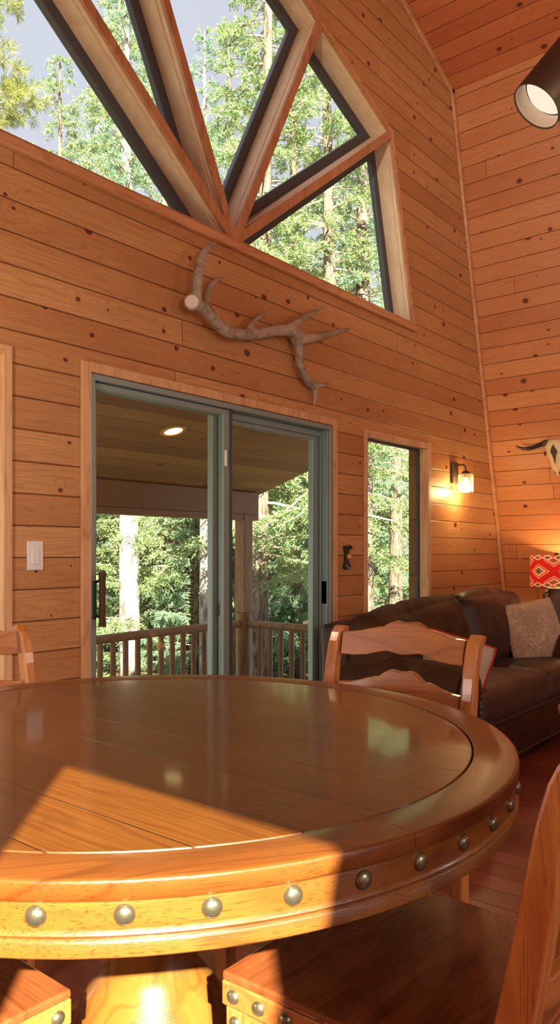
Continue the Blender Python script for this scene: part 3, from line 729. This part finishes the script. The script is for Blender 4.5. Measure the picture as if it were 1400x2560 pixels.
def make_chair():
    ch = thing('counter_chair', '', 'chair')
    wf, wr, yf_, yr = .2325, .215, .215, -.225
    # seat slab with softened edge
    b = MB(); n = 10; ring = [(-wf, yf_), (wf, yf_), (wr, yr), (-wr, yr)]
    b.poly(ring, [], SH-.014, SH, lambda a, c, d: (a, c, d)); b.build('seat', M['chair_seat'], ch, bevel=.004, seg=3)
    # banded apron below the seat
    for i in range(4):
        a = Vector(ring[i]); c = Vector(ring[(i+1) % 4]); d = (c-a).normalized(); nn = Vector((-d.y, d.x))
        b = MB(); ins = -.0005
        p = [a - nn*ins, c - nn*ins, c - nn*(ins+.018), a - nn*(ins+.018)]
        ccw = [(q.x, q.y) for q in p]
        b.poly(ccw, [], SH-.052, SH-.0142, lambda x, y, z: (x, y, z)); band = b.build('apron_band', M['chair_x'], ch, bevel=.003)
        b = MB(); p = [a - nn*(ins+.012) + d*.03, c - nn*(ins+.012) - d*.03, c - nn*(ins+.026) - d*.03, a - nn*(ins+.026) + d*.03]
        b.poly([(q.x, q.y) for q in p], [], SH-.13, SH-.053, lambda x, y, z: (x, y, z)); b.build('apron', M['chair_x'], ch, bevel=.002)
        if i != 2:
            L = (c-a).length; k = 9
            for j in range(k):
                t = .024/L + (1 - .048/L)*j/(k-1); q = a + (c-a)*t - nn*ins
                stud(band, (q.x, q.y, SH-.033), (nn.x, nn.y, 0), .92)
    for s in (-1, 1):
        b = MB(); x1 = s*(wf-.004); x0 = s*(wf-.046); xa, xb = min(x0, x1), max(x0, x1)
        b.hexa([(xa, yf_-.046, SH-.053), (xb, yf_-.046, SH-.053), (xb, yf_-.004, SH-.053), (xa, yf_-.004, SH-.053), (xa+.004, yf_-.042, 0), (xb-.004, yf_-.042, 0), (xb-.004, yf_-.008, 0), (xa+.004, yf_-.008, 0)])
        lg_ = b.build('leg', M['chair_z'], ch, bevel=.004)
        for z in (SH-.075,): stud(lg_, (s*(wf-.004), yf_-.025, z), (s, 0, 0), .92); stud(lg_, (s*(wf-.025), yf_-.004, z), (0, 1, 0), .92)
        # rear post: one curved piece from floor to scrolled top
        zs = [0, .12, .30, .46, .56, .62, .70, .75, .80, .85, .90, .94, .97, 1.005, 1.03, 1.050]
        fr = [-.235, -.222, -.205, -.200, -.202, -.207, -.223, -.2335, -.244, -.254, -.264, -.271, -.278, -.288, -.300, -.322]
        bk = [f - t_ for f, t_ in zip(fr, [.036, .038, .042, .044, .046, .047, .046, .045, .043, .041, .037, .034, .034, .036, .040, .032])]
        vs = []; fs = []
        xin, xout = s*.200, s*.2345; xa, xb = min(xin, xout), max(xin, xout)
        for z, f, k in zip(zs, fr, bk): vs += [(xa, k, z if z < 1.03 else z-.006), (xb, k, z if z < 1.03 else z-.006), (xb, f, z), (xa, f, z)]
        m_ = len(zs)
        for i in range(m_-1):
            for k in range(4): fs.append((i*4+k, i*4+(k+1) % 4, (i+1)*4+(k+1) % 4, (i+1)*4+k))
        fs.append((3, 2, 1, 0)); fs.append((m_*4-4, m_*4-3, m_*4-2, m_*4-1))
        b = MB(); b.add(vs, fs); b.build('back_post', M['chair_z'], ch, bevel=.005, seg=3)
        b = MB(); b.bar((s*.212, yf_-.03, .20), (s*.212, -.24, .20), .02, .035); b.build('stretcher', M['chair_x'], ch, bevel=.003)
    b = MB(); b.bar((-.21, yf_-.025, .16), (.21, yf_-.025, .16), .022, .045); b.build('footrest', M['chair_x'], ch, bevel=.004)
    slat(ch, .193, .968, 1.034, .037, .022, yback)
    slat(ch, .193, .830, .890, .045, .022, yback)
    slat(ch, .193, .705, .752, .030, .018, yback)
    return ch
chairA = make_chair()
lab = ['oak ladder-back chair tucked in close up, its studded seat half sunlit',
       'oak ladder-back chair with scalloped slats standing between the table and the brown sofa',
       'oak ladder-back chair whose back post shows before the plank wall, left of the sliding door',
       'oak chair of which only the studded sunlit seat corner shows beside the pedestal']
for i, (x, y, rz) in enumerate([(1.100, .597, 0), (1.58, 1.080, PI/2), (1.075, 1.712, PI), (.474, 1.182, -PI/2)]):
    o = chairA if i == 0 else copy_tree(chairA)
    o.location = (x, y, 0); o.rotation_euler = (0, 0, rz); tag(o, lab[i], 'chair', 'ladder-back chairs round the table')

# ------------------------------------------------------------------ sofa corner
so = thing('sofa', 'dark brown leather sofa with nailhead trim along the gable wall under the window', 'sofa', (4.79, 1.72, 0))
def S(x, y, z): return (x-4.79, y-1.72, z)
def soft(name, lo, hi, rad, par, mat, **k):
    me = rounded(S(*lo), S(*hi), rad, **k); me.name = name
    return link(name, me, mat, par, smooth=True)
soft('base', (3.60, 1.745, .05), (5.72, 2.56, .30), .02, so, M['leather_d'], n=16, wob=.004)
soft('front_roll', (3.85, 1.722, .285), (5.49, 1.80, .335), .024, so, M['leather_d'], n=10, wob=.004)
for x0, x1 in ((3.565, 3.86), (5.48, 5.76)):
    a = soft('arm', (x0, 1.735, .05), (x1, 2.56, .56), .05, so, M['suede'], n=16, puff=(.012, 0, .02), wob=.006)
    g = MB(); cx_ = (x0+x1)/2-4.79
    g.tube([(cx_, .008, .535), (cx_, .42, .540), (cx_, .80, .545)], [.145, .147, .145], 28); r_ = g.build('arm_roll', M['suede'], a, smooth='auto')
    g = MB(); g.tube([(cx_, -.012, .530), (cx_, .004, .530)], [.128, .134], 28); g.box((cx_-.115, -.011, .06), (cx_+.115, .003, .52)); g.build('arm_front', M['leather_d'], a, smooth='auto', bevel=.006)
    for k in range(22):
        t = R(-30 + 240*k/15) if k < 16 else None
        if t is not None: p = (cx_ + .120*math.cos(t), -.0115, .530 + .120*math.sin(t))
        else: p = (cx_ + (.108 if x0 < 4.5 else -.108), -.0105, .45 - .035*(k-16))
        stud(a, p, (0, -1, 0), .62)
soft('back_frame', (3.59, 2.40, .05), (5.73, 2.60, .86), .05, so, M['leather'], n=16, puff=(0, .0, .0), wob=.006)
soft('seat_cushion', (3.85, 1.708, .325), (4.900, 2.28, .505), .045, so, M['leather'], n=20, puff=(0, .014, .030), wob=.010, seed=2)
soft('seat_cushion', (4.890, 1.708, .325), (5.50, 2.28, .505), .045, so, M['leather'], n=20, puff=(0, .014, .030), wob=.010, seed=8)
for k, (x0, x1) in enumerate(((3.60, 4.735), (4.735, 5.72))):
    o = soft('back_cushion', (x0, -.13+1.72, -.26), (x1, .13+1.72, .26), .10, so, M['suede'] if k == 0 else M['leather'], n=26, puff=(.0, .05, .035), wob=.020, wscale=1.9, folds=.008, seed=3.0+6*k)
    o.location = (0, .58, .725); o.rotation_euler = (R(-10), R(-4.5 if k == 0 else 2.5), 0)
for i, x in enumerate(np.linspace(4.02, 5.6, 42)): stud(so, (float(x)-4.79, .024, .075), (0, -1, 0), .6)
for x in (3.95, 5.64):
    for y in (1.80, 2.5): g = MB(); g.lathe([(0, 0), (.025, 0), (.035, .055), (0, .055)], 16, S(x, y, 0)); g.build('foot', M['horn'], so, smooth='auto')

# pillows
def pillow(par, name, mat, w, h, d, n=30, shag=0.0, seed=0.0):
    vs = []; fs = []
    for side in (1, -1):
        for i in range(n+1):
            for j in range(n+1):
                u = -1 + 2*i/n; v = -1 + 2*j/n
                e = max(0, (1-abs(u)**2.6)*(1-abs(v)**2.6))**.55
                pin = 1 - .06*(u*u*v*v) - .05*(1-abs(u))*abs(v)**6 - .05*(1-abs(v))*abs(u)**6
                p = Vector((u*w/2*pin, side*d/2*e, v*h/2*pin))
                k = mnoise.noise(p*9 + Vector((seed, 0, side))); p.y += side*.006*k*e
                if shag: q = mnoise.noise(p*70)*shag + mnoise.noise(p*150)*shag*.6; p.y += side*q*(.4+e); p.z += q*.5; p.x += mnoise.noise(p*90+Vector((9, 9, 9)))*shag*.7
                vs.append(p)
    m_ = (n+1)**2
    for s in (0, 1):
        for i in range(n):
            for j in range(n):
                q = (s*m_+i*(n+1)+j, s*m_+(i+1)*(n+1)+j, s*m_+(i+1)*(n+1)+j+1, s*m_+i*(n+1)+j+1); fs.append(q if s else q[::-1])
    b = MB(); b.add(vs, fs); return b.build(name, mat, par, smooth=True, merge=.0015)
fp = thing('fleece_pillow', 'shaggy tan fleece pillow leaning on the sofa back in front of the lamp', 'pillow', (5.42, 2.03, .70))
fp.rotation_euler = (R(-16), R(-6), R(-22))
pillow(fp, 'pillow', M['fleece'], .50, .42, .15, n=90, shag=.008)
rng = random.Random(5); b = MB()
for k in range(16000):
    u = rng.uniform(-1, 1); v = rng.uniform(-1, 1); e = max(0, (1-abs(u)**2.6)*(1-abs(v)**2.6))**.55
    p = Vector((u*.25, -.075*e - .002, v*.21)); d = Vector((rng.gauss(0, .6) + u*.4, -1*e - .1, rng.gauss(-.25, .6) + v*.4)).normalized()*rng.uniform(.008, .017)
    s_ = d.cross(Vector((rng.gauss(0, 1), rng.gauss(0, 1), rng.gauss(0, 1)))).normalized()*.0016
    b.add([p - s_, p + s_, p + d], [(0, 1, 2)])
fz = b.build('fleece', M['fleece'], fp, fix=False); fz['kind'] = 'stuff'
lp = thing('linen_pillow', 'beige linen pillow with red piping leaning on the near sofa arm', 'pillow', (4.16, 1.98, .70))
lp.matrix_world = Matrix.Translation((4.06, 2.04, .640)) @ Matrix.Rotation(R(97), 4, 'Z') @ Matrix.Rotation(R(20), 4, 'X') @ Matrix.Rotation(R(-13), 4, 'Y')
lb = pillow(lp, 'pillow', M['linen'], .56, .32, .19, n=26, seed=4)
b = MB(); loop = []
for i in range(80):
    t = 2*PI*i/80; c_, s_ = math.cos(t), math.sin(t); k = max(abs(c_), abs(s_)); u, v = c_/k, s_/k
    pin = 1 - .06*(u*u*v*v) - .05*(1-abs(u))*abs(v)**6 - .05*(1-abs(v))*abs(u)**6
    loop.append((u*.28*pin*1.005, 0, v*.16*pin*1.005))
b.tube(loop + [loop[0]], .006, 8); pp = b.build('piping', M['red'], lp, smooth=True); pp['label'] = 'red piping'

# end table and lamp in the corner
et = thing('end_table', 'dark wooden end table in the corner behind the fleece pillow', 'table', (6.06, 2.08, 0))
MB().box((-.22, -.24, .57), (.22, .24, .60)).build('tabletop', M['chair_seat'], et, bevel=.004)
for i in (-1, 1):
    for j in (-1, 1): MB().box((i*.19-.02, j*.21-.02, 0), (i*.19+.02, j*.21+.02, .57)).build('leg', M['chair_seat'], et, bevel=.003)
lm = thing('table_lamp', 'table lamp with a red geometric woven shade on a black clay jug', 'lamp', (6.035, 2.075, .60))
g = MB(); g.lathe([(0, 0), (.085, 0), (.13, .05), (.150, .12), (.135, .20), (.095, .27), (.065, .315), (.056, .345), (.058, .375), (.0, .375)], 48); g.build('jug', M['clay'], lm, smooth='auto')
g = MB(); g.lathe([(.056, .374), (.066, .376), (.068, .384), (.0, .386)], 40); g.build('rim', M['clay_rim'], lm, smooth='auto')
a_ = 2.35; 
for s in (0, PI):
    dx, dy = math.cos(a_+s), math.sin(a_+s)
    g = MB(); g.tube(crom([(dx*.055, dy*.055, .355), (dx*.088, dy*.088, .350), (dx*.098, dy*.098, .315), (dx*.085, dy*.085, .275)], 5), .012, 10); g.build('handle', M['clay'], lm, smooth=True)
g = MB(); g.lathe([(0, .38), (.010, .38), (.010, .62), (.0, .62)], 12); g.build('stem', M['bronze'], lm, smooth='auto')
g = MB(); g.lathe([(0, .62), (.012, .624), (.019, .640), (.013, .656), (0, .66)], 16); g.build('finial', M['horn'], lm, smooth=True)
g = MB(); g.lathe([(.196, -.122), (.196, .122), (.1935, .122), (.1935, -.122)], 72, closed=True); o = g.build('lamp_shade', M['shade'], lm, smooth='auto'); o.location = (0, 0, .517)
g = MB(); g.lathe([(0, .40), (.016, .41), (.028, .45), (.024, .475), (0, .485)], 20); g.build('bulb', emit_mat('lamp_bulb_glow', (1, .66, .30), 8.0), lm, smooth=True)
g = MB()
for k in range(3):
    a = 2*PI*k/3; g.bar((0, 0, .625), (.194*math.cos(a), .194*math.sin(a), .625), .004, .004)
g.build('shade_spider', M['bronze'], lm)
l = bpy.data.lights.new('lamp_light', 'POINT'); l.energy = 13; l.color = (1, .70, .36); l.shadow_soft_size = .035
lo = bpy.data.objects.new('lamp_light', l); COL.objects.link(lo); lo.location = (6.035, 2.075, 1.135)
# round coffee table, only its edge shows
ct = thing('coffee_table', 'round light wood coffee table, only its edge showing in front of the sofa', 'table', (4.07, 1.02, 0))
g = MB(); g.lathe([(0, .445), (.34, .445), (.352, .455), (.352, .475), (.345, .483), (0, .483)], 64); g.build('tabletop', M['wood_round'], ct, smooth='auto')
for k in range(4):
    a = PI/4 + k*PI/2; g = MB(); g.tube([(.24*math.cos(a), .24*math.sin(a), .445), (.28*math.cos(a), .28*math.sin(a), 0)], [.024, .018], 14); g.build('leg', M['wood_round'], ct, smooth='auto')

# ------------------------------------------------------------------ porch
def pz(y): return 2.42 - .32*(y - 2.62)
u_ = Vector((0, 1, -.32)).normalized(); m = Matrix((Vector((1, 0, 0)), u_, Vector((1, 0, 0)).cross(u_))).transposed().to_4x4(); m.translation = Vector((0, D+T+.01, pz(D+T+.01)))
g = MB(); g.poly([(.4, 0), (5.40, 0), (5.40, 2.02), (.4, 2.02)], [], 0, .10, lambda a, b, d: (a, b, d)); struct(g.build('porch_ceiling', M['porch_ceil'], mtx=m))
struct(MB().box((.4, 4.50, 1.547), (5.30, 4.60, 1.80)).build('porch_beam', M['porch_beam'], bevel=.005))
struct(MB().box((.4, D+T+.005, -.36), (5.5, 4.75, -.30)).build('porch_floor', M['deck']))
rl = thing('recessed_light', 'glowing recessed light in the porch ceiling beyond the sliding door', 'ceiling light')
m2 = Matrix((Vector((1, 0, 0)), -u_, -Vector((1, 0, 0)).cross(u_))).transposed().to_4x4(); m2.translation = Vector((3.50, 3.715, pz(3.715)))
rl.matrix_world = m2
g = MB(); g.lathe([(.062, .0005), (.088, .0005), (.090, .004), (.084, .008), (.066, .010), (.062, .006)], 40, closed=True); under(g.build('trim_ring', M['amber'], None, smooth=True), rl)
g = MB(); g.lathe([(0, .006), (.060, .004), (.062, .001), (0, .001)], 40); under(g.build('bulb', M['bulb_soft'], None, smooth=True), rl)
po = thing('porch_post', 'square timber post above a log newel at the porch corner', 'post', (5.15, 4.55, -.30))
MB().box((-.058, -.058, 1.02), (.058, .058, 1.90)).build('upper_post', M['log'], po, bevel=.008)
g = MB(); g.tube([(0, 0, 0), (.004, 0, .5), (0, 0, 1.02)], [.076, .073, .072], 24); g.build('newel', M['log'], po, smooth='auto', bevel=.008)
def baluster(par, p, h0, h1): g = MB(); g.tube([(p[0], p[1], h0), (p[0], p[1], h1)], .022, 12); g.build('baluster', M['log'], par, smooth='auto')
r1 = thing('porch_railing', 'peeled log railing running across the view beyond the sliding door', 'railing', (4.30, 4.55, -.30))
g = MB(); g.tube([(3.47-4.30, 0, .918), (4.2-4.30, .004, .925), (5.085-4.30, 0, .922)], .034, 18); g.build('top_rail', M['log_x'], r1, smooth='auto', bevel=.010)
g = MB(); g.tube([(3.47-4.30, 0, .12), (5.085-4.30, 0, .12)], .030, 16); g.build('bottom_rail', M['log_x'], r1, smooth='auto')
for k in range(13): baluster(r1, (3.55 + .121*k - 4.30, 0, 0), .11, .91)
r2 = thing('porch_railing', 'shorter peeled log railing from the porch corner post back to the house', 'railing', (5.15, 3.6, -.30))
g = MB(); g.tube([(0, 4.485-3.6, .922), (0, 2.90-3.6, .922)], .034, 18); g.build('top_rail', M['log_x'], r2, smooth='auto')
g = MB(); g.tube([(0, 4.485-3.6, .12), (0, 2.90-3.6, .12)], .030, 16); g.build('bottom_rail', M['log_x'], r2, smooth='auto')
for k in range(12): baluster(r2, (0, 4.36 - .118*k - 3.6, 0), .11, .91)

# ------------------------------------------------------------------ forest
def ground_z(x, y): return -.9 - .05*max(0, y-4) + .25*mnoise.noise(Vector((x*.13, y*.13, 0)))
g = MB(); nx, ny = 50, 50; vs = []; fs = []
for i in range(nx+1):
    for j in range(ny+1):
        x = -25 + 75*i/nx; y = 3.0 + 55*j/ny; vs.append((x, y, ground_z(x, y)))
for i in range(nx):
    for j in range(ny): fs.append((i*(ny+1)+j, (i+1)*(ny+1)+j, (i+1)*(ny+1)+j+1, i*(ny+1)+j+1))
g.add(vs, fs); struct(g.build('ground', M['earth'], smooth=True))

def np_mesh(name, V, F):
    me = bpy.data.meshes.new(name); V = np.asarray(V, np.float32); F = np.asarray(F, np.int32); k = F.shape[1]
    me.vertices.add(len(V)); me.vertices.foreach_set('co', V.ravel())
    me.loops.add(F.size); me.loops.foreach_set('vertex_index', F.ravel())
    me.polygons.add(len(F)); me.polygons.foreach_set('loop_start', np.arange(0, F.size, k, dtype=np.int32)); me.polygons.foreach_set('loop_total', np.full(len(F), k, np.int32))
    me.update(calc_edges=True); return me

def conifer(seed, H, spread, z0, dens=1.0, droop=.35, leaf=.075, lw=.0085, kind='spruce', bend=.0, tr=.15, pos_top=True):
    """returns (trunk mesh, branches mesh, needles mesh) of one tree"""
    rg = np.random.default_rng(seed)
    b = MB(); k = 14; pts = []; rad = []
    ph = rg.uniform(0, 6)
    for i in range(k+1):
        t = i/k; pts.append((bend*math.sin(t*3+ph)*.5, bend*math.cos(t*2.3+ph)*.4, t*H)); rad.append(tr*(1-t)**.8 + .012)
    b.tube(pts, rad, 12); trunk = (b.v, b.f)
    br = MB(); NV = []; cnt = 0
    nb = int(H*11*dens)
    B0 = []; 
    for i in range(nb):
        t = z0/H + (1-z0/H)*((i+rg.uniform())/nb); t = min(t, .995); z = t*H
        cx_ = bend*math.sin(t*3+ph)*.5; cy_ = bend*math.cos(t*2.3+ph)*.4
        L = spread*((1-t)**.75*.95 + .05)*rg.uniform(.55, 1.1)
        az = rg.uniform(0, 2*PI); el = (.15 + .5*t) + rg.normal(0, .12)
        d = np.array([math.cos(az)*math.cos(el), math.sin(az)*math.cos(el), math.sin(el)])
        m_ = 7; P = []
        for j in range(m_):
            s = j/(m_-1); p = np.array([cx_, cy_, z]) + d*L*s; p[2] -= droop*L*(s**1.6)*(1.0 - .45*s); P.append(p)
        br.tube([tuple(p) for p in P], [max(.004, tr*.16*(1-t)**.5*(1-j/(m_-1))+.004) for j in range(m_)], 5, cap=False)
        B0.append((np.array(P), L, az))
    V = []
    for P, L, az in B0:
        ns = max(4, int(L*21*dens))
        for q in range(ns):
            s = .18 + .82*rg.uniform()**.8; f = s*(len(P)-1); i0 = min(int(f), len(P)-2); p = P[i0] + (P[i0+1]-P[i0])*(f-i0)
            ta = P[i0+1]-P[i0]; ta = ta/np.linalg.norm(ta); sdv = np.array([-ta[1], ta[0], 0]); sdv /= (np.linalg.norm(sdv)+1e-9)
            sg = rg.choice([-1, 1]); dr_ = ta*rg.uniform(.3, .9) + sdv*sg*rg.uniform(.3, 1.0) + np.array([0, 0, rg.uniform(-.55, .15)])
            dr_ /= np.linalg.norm(dr_); sl_ = rg.uniform(.18, .42)*min(1.3, .5+L*.4)
            nl = 26 if kind == 'spruce' else 60
            u = np.linspace(.08, 1, nl); pts_ = p + np.outer(u*sl_, dr_) + np.outer(u*u, [0, 0, -.10*sl_*2])
            up_ = np.cross(dr_, sdv); 
            rv = rg.normal(0, 1, (nl, 3)); rv -= np.outer(rv@dr_, dr_); rv /= np.linalg.norm(rv, axis=1)[:, None]
            if kind == 'spruce': ld = rv*.75 + dr_*.65
            else: ld = rv*.8 + dr_*.55
            ln = leaf*rg.uniform(.7, 1.25, nl)
            if kind == 'pine':                    # tufts at the twig tip
                pts_ = p + np.outer(sl_*(.7+.3*u), dr_)
            tip = pts_ + ld*ln[:, None]; wv = np.cross(ld, rg.normal(0, 1, (nl, 3))); wv /= (np.linalg.norm(wv, axis=1)[:, None]+1e-9); wv *= lw
            V.append(np.stack([pts_, (pts_+tip)/2 + wv, tip, (pts_+tip)/2 - wv], 1).reshape(-1, 3))
    V = np.concatenate(V); F = np.arange(len(V)).reshape(-1, 4)
    return trunk, (br.v, br.f), (V, F)

def tree_meshes(nm, *a, **k):
    tr_, br_, nd = conifer(*a, **k)
    mt = bpy.data.meshes.new(nm+'_trunk'); mt.from_pydata(tr_[0], [], tr_[1]); [setattr(p, 'use_smooth', True) for p in mt.polygons]
    mb = bpy.data.meshes.new(nm+'_branches'); mb.from_pydata(br_[0], [], br_[1])
    return mt, mb, np_mesh(nm+'_needles', *nd)
KIND = {
    'spruce': (tree_meshes('spruce', 11, 13.0, 2.0, .4, dens=1.0, droop=.5), M['bark'], M['needle']),
    'loose': (tree_meshes('loose_spruce', 23, 14.0, 2.1, 2.2, dens=.85, droop=.75, bend=.25, tr=.16), M['bark'], M['needle']),
    'pale': (tree_meshes('pale_trunk', 31, 15.0, 1.7, 4.6, dens=.75, droop=.55, bend=.1, tr=.20), M['bark_w'], M['needle_b']),
    'pine': (tree_meshes('pine', 47, 12.5, 2.2, 3.0, dens=.8, droop=.12, leaf=.13, lw=.0028, kind='pine', bend=.2), M['bark'], M['needle_y']),
    'young': (tree_meshes('young_fir', 59, 5.2, 1.7, .25, dens=1.5, droop=.4, leaf=.07, tr=.06), M['bark'], M['needle_b']),
}
first = {}
def tree(kind, u, dist, label, sc=1.0, rz=0.0, group=None, top=None, mats=None):
    """u: bearing in degrees measured from the line straight ahead of the viewer's seat, + to the right"""
    az = R(39.565 - u); x = dist*math.cos(az)/math.cos(R(u)); y = dist*math.sin(az)/math.cos(R(u))
    (mt, mb, mn), bark_, leaf_ = KIND[kind]
    r = thing('conifer_tree' if kind != 'young' else 'young_fir', label, 'tree', (x, y, ground_z(x, y)-.05), rz, group)
    for nm, me, ma in (('trunk', mt, bark_), ('branches', mb, M['twig']), ('foliage', mn, leaf_)):
        if not me.materials: me.materials.append(ma)
        o = bpy.data.objects.new(nm, me); COL.objects.link(o); o.parent = r
        if mats and nm in mats: o.material_slots[0].link = 'OBJECT'; o.material_slots[0].material = mats[nm]
    r.scale = (sc, sc, sc); return r
def ub(px): return math.degrees(math.atan((px-672.6)/1911.1))
T_ = tree
T_('pine', ub(-105), 9.0, 'long-needled yellow-green pine whose tufts fill the upper left pane', .95, .4)
T_('spruce', ub(150), 14.5, 'pale green spruce with a narrow tip in the leftmost fan panes', .93, 1.2)
T_('spruce', ub(300), 17.5, 'dense green spruce behind the middle mullions of the fan window', 1.30, 2.2)
T_('loose', ub(255), 21.0, 'broad spruce filling the gap beside the leftmost fan mullion', 1.25, 5.2)
T_('pale', ub(515), 13.0, 'slim spruce with a thin whitish trunk in the middle fan pane', .76, 3.0)
T_('loose', ub(655), 12.5, 'tall dense spruce filling the right of the middle fan pane', 1.08, 4.1)
T_('spruce', ub(735), 16.5, 'dense spruce seen between the two right spokes of the fan window', 1.25, 1.1)
T_('loose', ub(830), 12.5, 'spruce with drooping boughs behind the right fan panes', .98, .9)
T_('spruce', ub(915), 18.0, 'bushy spruce at the right end of the fan window', 1.12, 2.9)
T_('pale', ub(323), 14.5, 'thick white-trunked tree standing behind the log railing, through the left door panel', 1.0, 1.9)
T_('pale', ub(275), 19.0, 'thin white-trunked tree left of the thick white trunk behind the railing', .70, .3)
T_('spruce', ub(437), 17.0, 'spruce with a brown trunk behind the railing right of the thick white trunk', .85, 5.0)
T_('pale', ub(685), 17.0, 'white-trunked tree seen through the right door panel beside the porch post', .70, 2.6)
T_('pale', ub(904), 13.0, 'dark-barked tree trunk close to the left edge of the tall side window', .92, 3.3, mats={'trunk': M['bark']})
T_('pale', ub(992), 14.5, 'gnarled bare-trunked tree in the middle of the tall side window', .72, 5.6, mats={'trunk': M['bark']})
T_('spruce', ub(60), 19.0, 'spruce rising between the yellow pine and the narrow-tipped spruce', 1.0, 4.4)
T_('loose', ub(420), 16.0, 'spruce filling the narrow pane between the two left mullions', 1.0, 1.5)
T_('loose', ub(580), 19.5, 'spruce rising behind the slim whitish trunk', 1.15, 2.4)
for k, (px, d, s) in enumerate([(225, 17, .9), (380, 18, 1.0), (490, 15.5, .85), (570, 18.5, 1.1), (640, 16, .9), (745, 15.0, .95), (800, 18.0, 1.1), (955, 19, 1.0), (1040, 17, .9), (150, 18, 1.1)]):
    T_('young', ub(px), d, 'low bushy fir growing beyond the porch railing', s, k*1.3, 'low firs beyond the porch')
rg = random.Random(3)
for k in range(26):
    px = 120 + 990*(k+.5)/26; d = rg.uniform(22, 33)
    T_(['spruce', 'loose', 'spruce'][k % 3], ub(px), d, 'distant spruce among the forest backdrop behind the nearer trees', rg.uniform(.78, 1.0), rg.uniform(0, 6), 'distant forest spruces')

# ------------------------------------------------------------------ light
az = R(49.0); el = R(30.1)
sun = bpy.data.lights.new('sun', 'SUN'); sun.energy = 36.0; sun.angle = R(.6); sun.color = (1.0, .91, .66)
so_ = bpy.data.objects.new('sun', sun); COL.objects.link(so_)
dv = Vector((math.cos(az)*math.cos(el), math.sin(az)*math.cos(el), -math.sin(el))); so_.rotation_euler = (-dv).to_track_quat('Z', 'Y').to_euler()
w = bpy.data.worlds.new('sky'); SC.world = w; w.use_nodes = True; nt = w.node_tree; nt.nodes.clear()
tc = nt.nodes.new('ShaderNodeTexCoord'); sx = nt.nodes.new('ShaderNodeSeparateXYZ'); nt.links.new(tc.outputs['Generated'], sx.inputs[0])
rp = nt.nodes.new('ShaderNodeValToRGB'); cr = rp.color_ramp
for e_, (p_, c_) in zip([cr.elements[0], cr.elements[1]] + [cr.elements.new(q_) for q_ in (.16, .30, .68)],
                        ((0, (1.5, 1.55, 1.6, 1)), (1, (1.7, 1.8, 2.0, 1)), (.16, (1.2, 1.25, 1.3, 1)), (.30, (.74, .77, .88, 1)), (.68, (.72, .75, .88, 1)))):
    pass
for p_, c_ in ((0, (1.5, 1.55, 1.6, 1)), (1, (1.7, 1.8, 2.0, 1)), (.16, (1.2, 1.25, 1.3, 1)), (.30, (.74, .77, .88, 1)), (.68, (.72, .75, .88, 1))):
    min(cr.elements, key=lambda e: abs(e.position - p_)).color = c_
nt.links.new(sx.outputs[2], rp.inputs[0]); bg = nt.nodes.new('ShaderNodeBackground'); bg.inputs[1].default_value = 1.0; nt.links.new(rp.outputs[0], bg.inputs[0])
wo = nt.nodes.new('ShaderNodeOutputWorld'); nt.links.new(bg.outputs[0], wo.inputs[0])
# added fill points out of view, no fixtures; the first imitates sunlit-floor bounce
for x, y, z, e in ((.10, 1.65, 1.0, 42), (.45, -1.6, 2.1, 62), (.7, -3.2, 2.3, 80), (4.6, -3.0, 2.6, 45)):
    l = bpy.data.lights.new('fill_light', 'POINT'); l.energy = e; l.color = (1.0, .95, .87); l.shadow_soft_size = .25
    o = bpy.data.objects.new('fill_light', l); COL.objects.link(o); o.location = (x, y, z)

l = bpy.data.lights.new('wall_wash_fill', 'SPOT'); l.energy = 330; l.color = (1.0, .93, .82); l.spot_size = R(84); l.spot_blend = .7; l.shadow_soft_size = .08  # added unseen spot that brightens the right wall and ceiling
o = bpy.data.objects.new('wall_wash_fill', l); COL.objects.link(o); o.location = (.45, .9, 3.5)
o.rotation_euler = (Vector((.45, .9, 3.5)) - Vector((5.6, .3, 3.9))).to_track_quat('Z', 'Y').to_euler()

# ------------------------------------------------------------------ camera
cam = bpy.data.cameras.new('camera'); cam.sensor_fit = 'AUTO'; cam.sensor_width = 36; cam.lens = 36*1911.1/2560
cam.shift_x = 27.4/2560; cam.shift_y = 98.2/2560; cam.clip_start = .02; cam.clip_end = 300
co = bpy.data.objects.new('camera', cam); COL.objects.link(co); co.location = (0, 0, 1.27); co.rotation_euler = (PI/2, 0, R(-50.435))
SC.camera = co
SC.view_settings.view_transform = 'Standard'; SC.view_settings.look = 'None'; SC.view_settings.gamma = 1; SC.view_settings.exposure = 0; SC.view_settings.use_curve_mapping = False
SC.cycles.max_bounces = 8; SC.cycles.transparent_max_bounces = 16; SC.cycles.sample_clamp_indirect = 14.0
